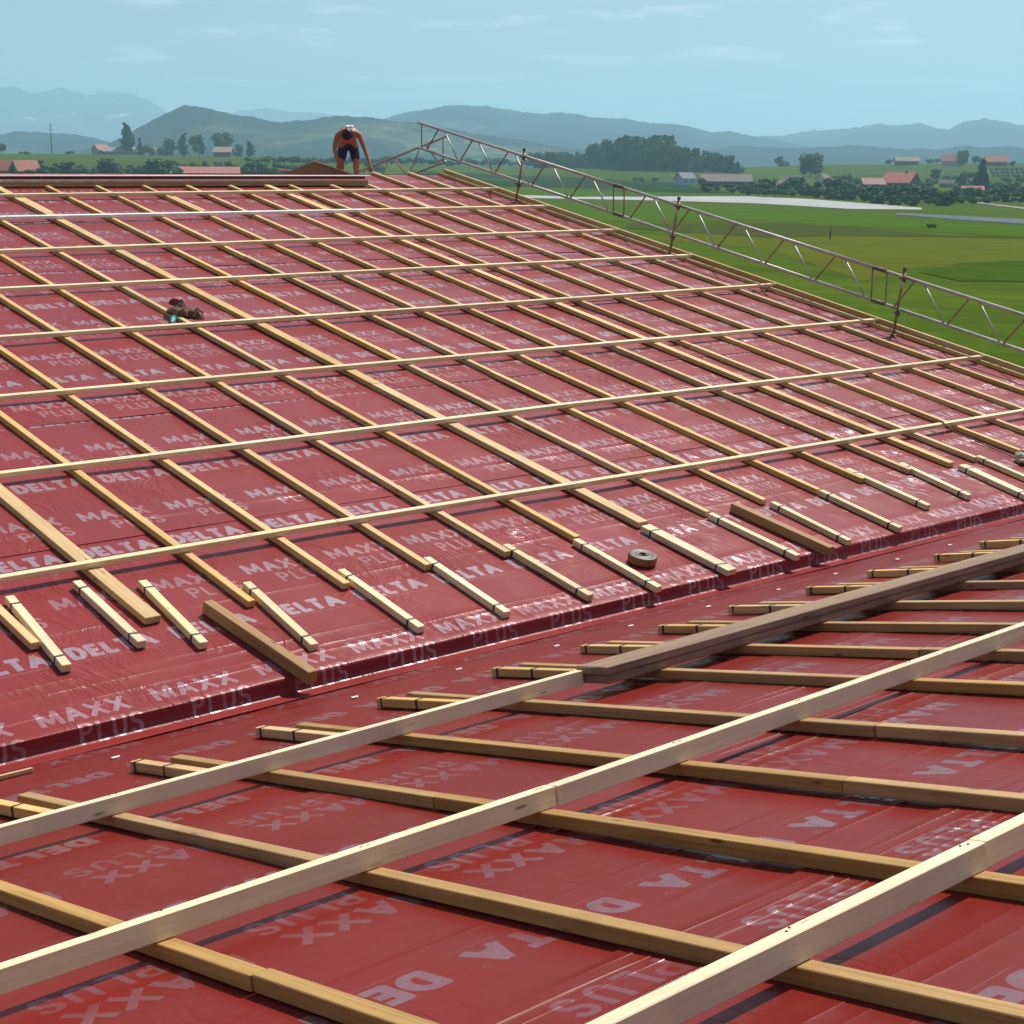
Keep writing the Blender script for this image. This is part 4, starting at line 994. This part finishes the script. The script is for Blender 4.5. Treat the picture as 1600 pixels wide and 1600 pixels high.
house('house', 'low grey brown house at the left of the village', 1222, 296, 30, 7, 6, R_(10), (.22, .18, .15), (.20, .15, .13), .6)
house('house', 'dark roofed house behind the low grey brown one', 1238, 287, 26, 6, 6, R_(-15), (.25, .2, .17), (.16, .13, .12), .6)
house('barn', 'brown barn on the crest under the blue hills', 1416, 258, 32, 6, 5, R_(12), (.16, .13, .09), (.30, .19, .15), .5)
house('farmhouse', 'red-roofed farm with white walls at the middle of the crest', 1487, 259, 24, 7, 9, R_(-20), (.45, .4, .36), (.42, .16, .11), .8)
house('farmhouse', 'red-roofed farm at the right end of the crest', 1556, 259, 30, 6, 7, R_(8), (.20, .14, .11), red, .6)
house('house', 'low house with a small red roof at the foot of the tall conifer', 1519, 301, 30, 4, 5, R_(6), (.25, .2, .18), red, .6)
house('house', 'grey house half hidden between trees right of the broad red roof', 1480, 293, 20, 6, 5, R_(-10), (.25, .2, .2), brown, .6)
house('house', 'small pale house with a grey roof at the edge of the crop field', 1070, 290, 24, 11, 8, R_(35), (.50, .55, .53), (.20, .22, .23), .9, False, 2)
house('barn', 'long low barn with a brown roof left of the village', 1134, 291, 70, 8, 8, R_(4), (.12, .09, .08), (.24, .17, .15), .35)
house('farmhouse', 'red-roofed house cut by the left edge of the picture', 0, 274, 36, 8, 13, R_(-20), (.35, .28, .24), red, .8)
house('farmhouse', 'red-roofed house left of the dark purple-brown tree', 40, 275, 34, 8, 14, R_(25), (.35, .28, .24), (.44, .14, .10), .8)
house('barn', 'long barn with a low red roof just beyond the ridge stack', 321, 275, 92, 4, 7, R_(0), (.30, .2, .17), (.46, .16, .11), .3)
house('farmhouse', 'grey walled farmhouse with a bright orange roof end below the tall poplar', 158, 241, 20, 8, 7, R_(35), (.24, .26, .25), (.50, .20, .13), .8)
house('barn', 'low pinkish grey barn between the orange roof and the poplar', 187, 241, 46, 6, 5, R_(5), (.26, .27, .26), (.32, .26, .24), .4)
house('house', 'tiny white house between trees on the left', 247, 241, 11, 8, 4, R_(10), (.70, .68, .64), pink, .8)
house('farmhouse', 'dark farmhouse with a pale brown roof under the broad green tree', 350, 245, 26, 7, 7, R_(-15), (.16, .09, .07), (.38, .27, .20), .8)
house('barn', 'faint far barn with a reddish roof at the left edge of the plain', 1585, 301, 18, 3, 4, R_(0), (.2, .17, .15), (.36, .17, .13), .6) if False else None

# ---- power pole on the left skyline
g = ground(81, 238); rr = math.hypot(g.x, g.y); H = at_range(81, 192, rr).z - g.z
pole = thing('power_pole', 'tall dark power pole with a cross arm on the left skyline', 'pole', g)
M_pole = simple('pole_dark', (.05, .05, .05), .8)
add('mast', tube_mesh([g - Vector((0, 0, 1)), g + Vector((0, 0, H))], .5, M_pole, 7, True, [.55, .28]), pole)
for f, w in ((.93, 1.6), (.80, 3.4)):
    add('cross_arm', rodm(g + Vector((0, 0, H * f)) - gx * w, g + Vector((0, 0, H * f)) + gx * w, .22, M_pole, 6), pole)

# ------------------------------------------------------------------ haze
hz_m = bpy.data.materials.new('haze'); hz_m.use_nodes = True; n = hz_m.node_tree.nodes; n.clear()
out = n.new('ShaderNodeOutputMaterial'); pvn = n.new('ShaderNodeVolumePrincipled'); hz_m.node_tree.links.new(pvn.outputs[0], out.inputs['Volume'])
pvn.inputs['Color'].default_value = (.50, .80, .985, 1); pvn.inputs['Density'].default_value = 1.5e-4; pvn.inputs['Anisotropy'].default_value = 0.3
bm = bmesh.new(); bmesh.ops.create_cube(bm, size=1)
for v in bm.verts: v.co = Vector((v.co.x * 32000, v.co.y * 32000, -19 if v.co.z < 0 else 850))
me = bpy.data.meshes.new('haze'); bm.to_mesh(me); bm.free(); me.materials.append(hz_m)
hz_o = add('haze', me); setp(hz_o, 'thin blue summer haze over the whole landscape', 'haze', None, 'stuff')
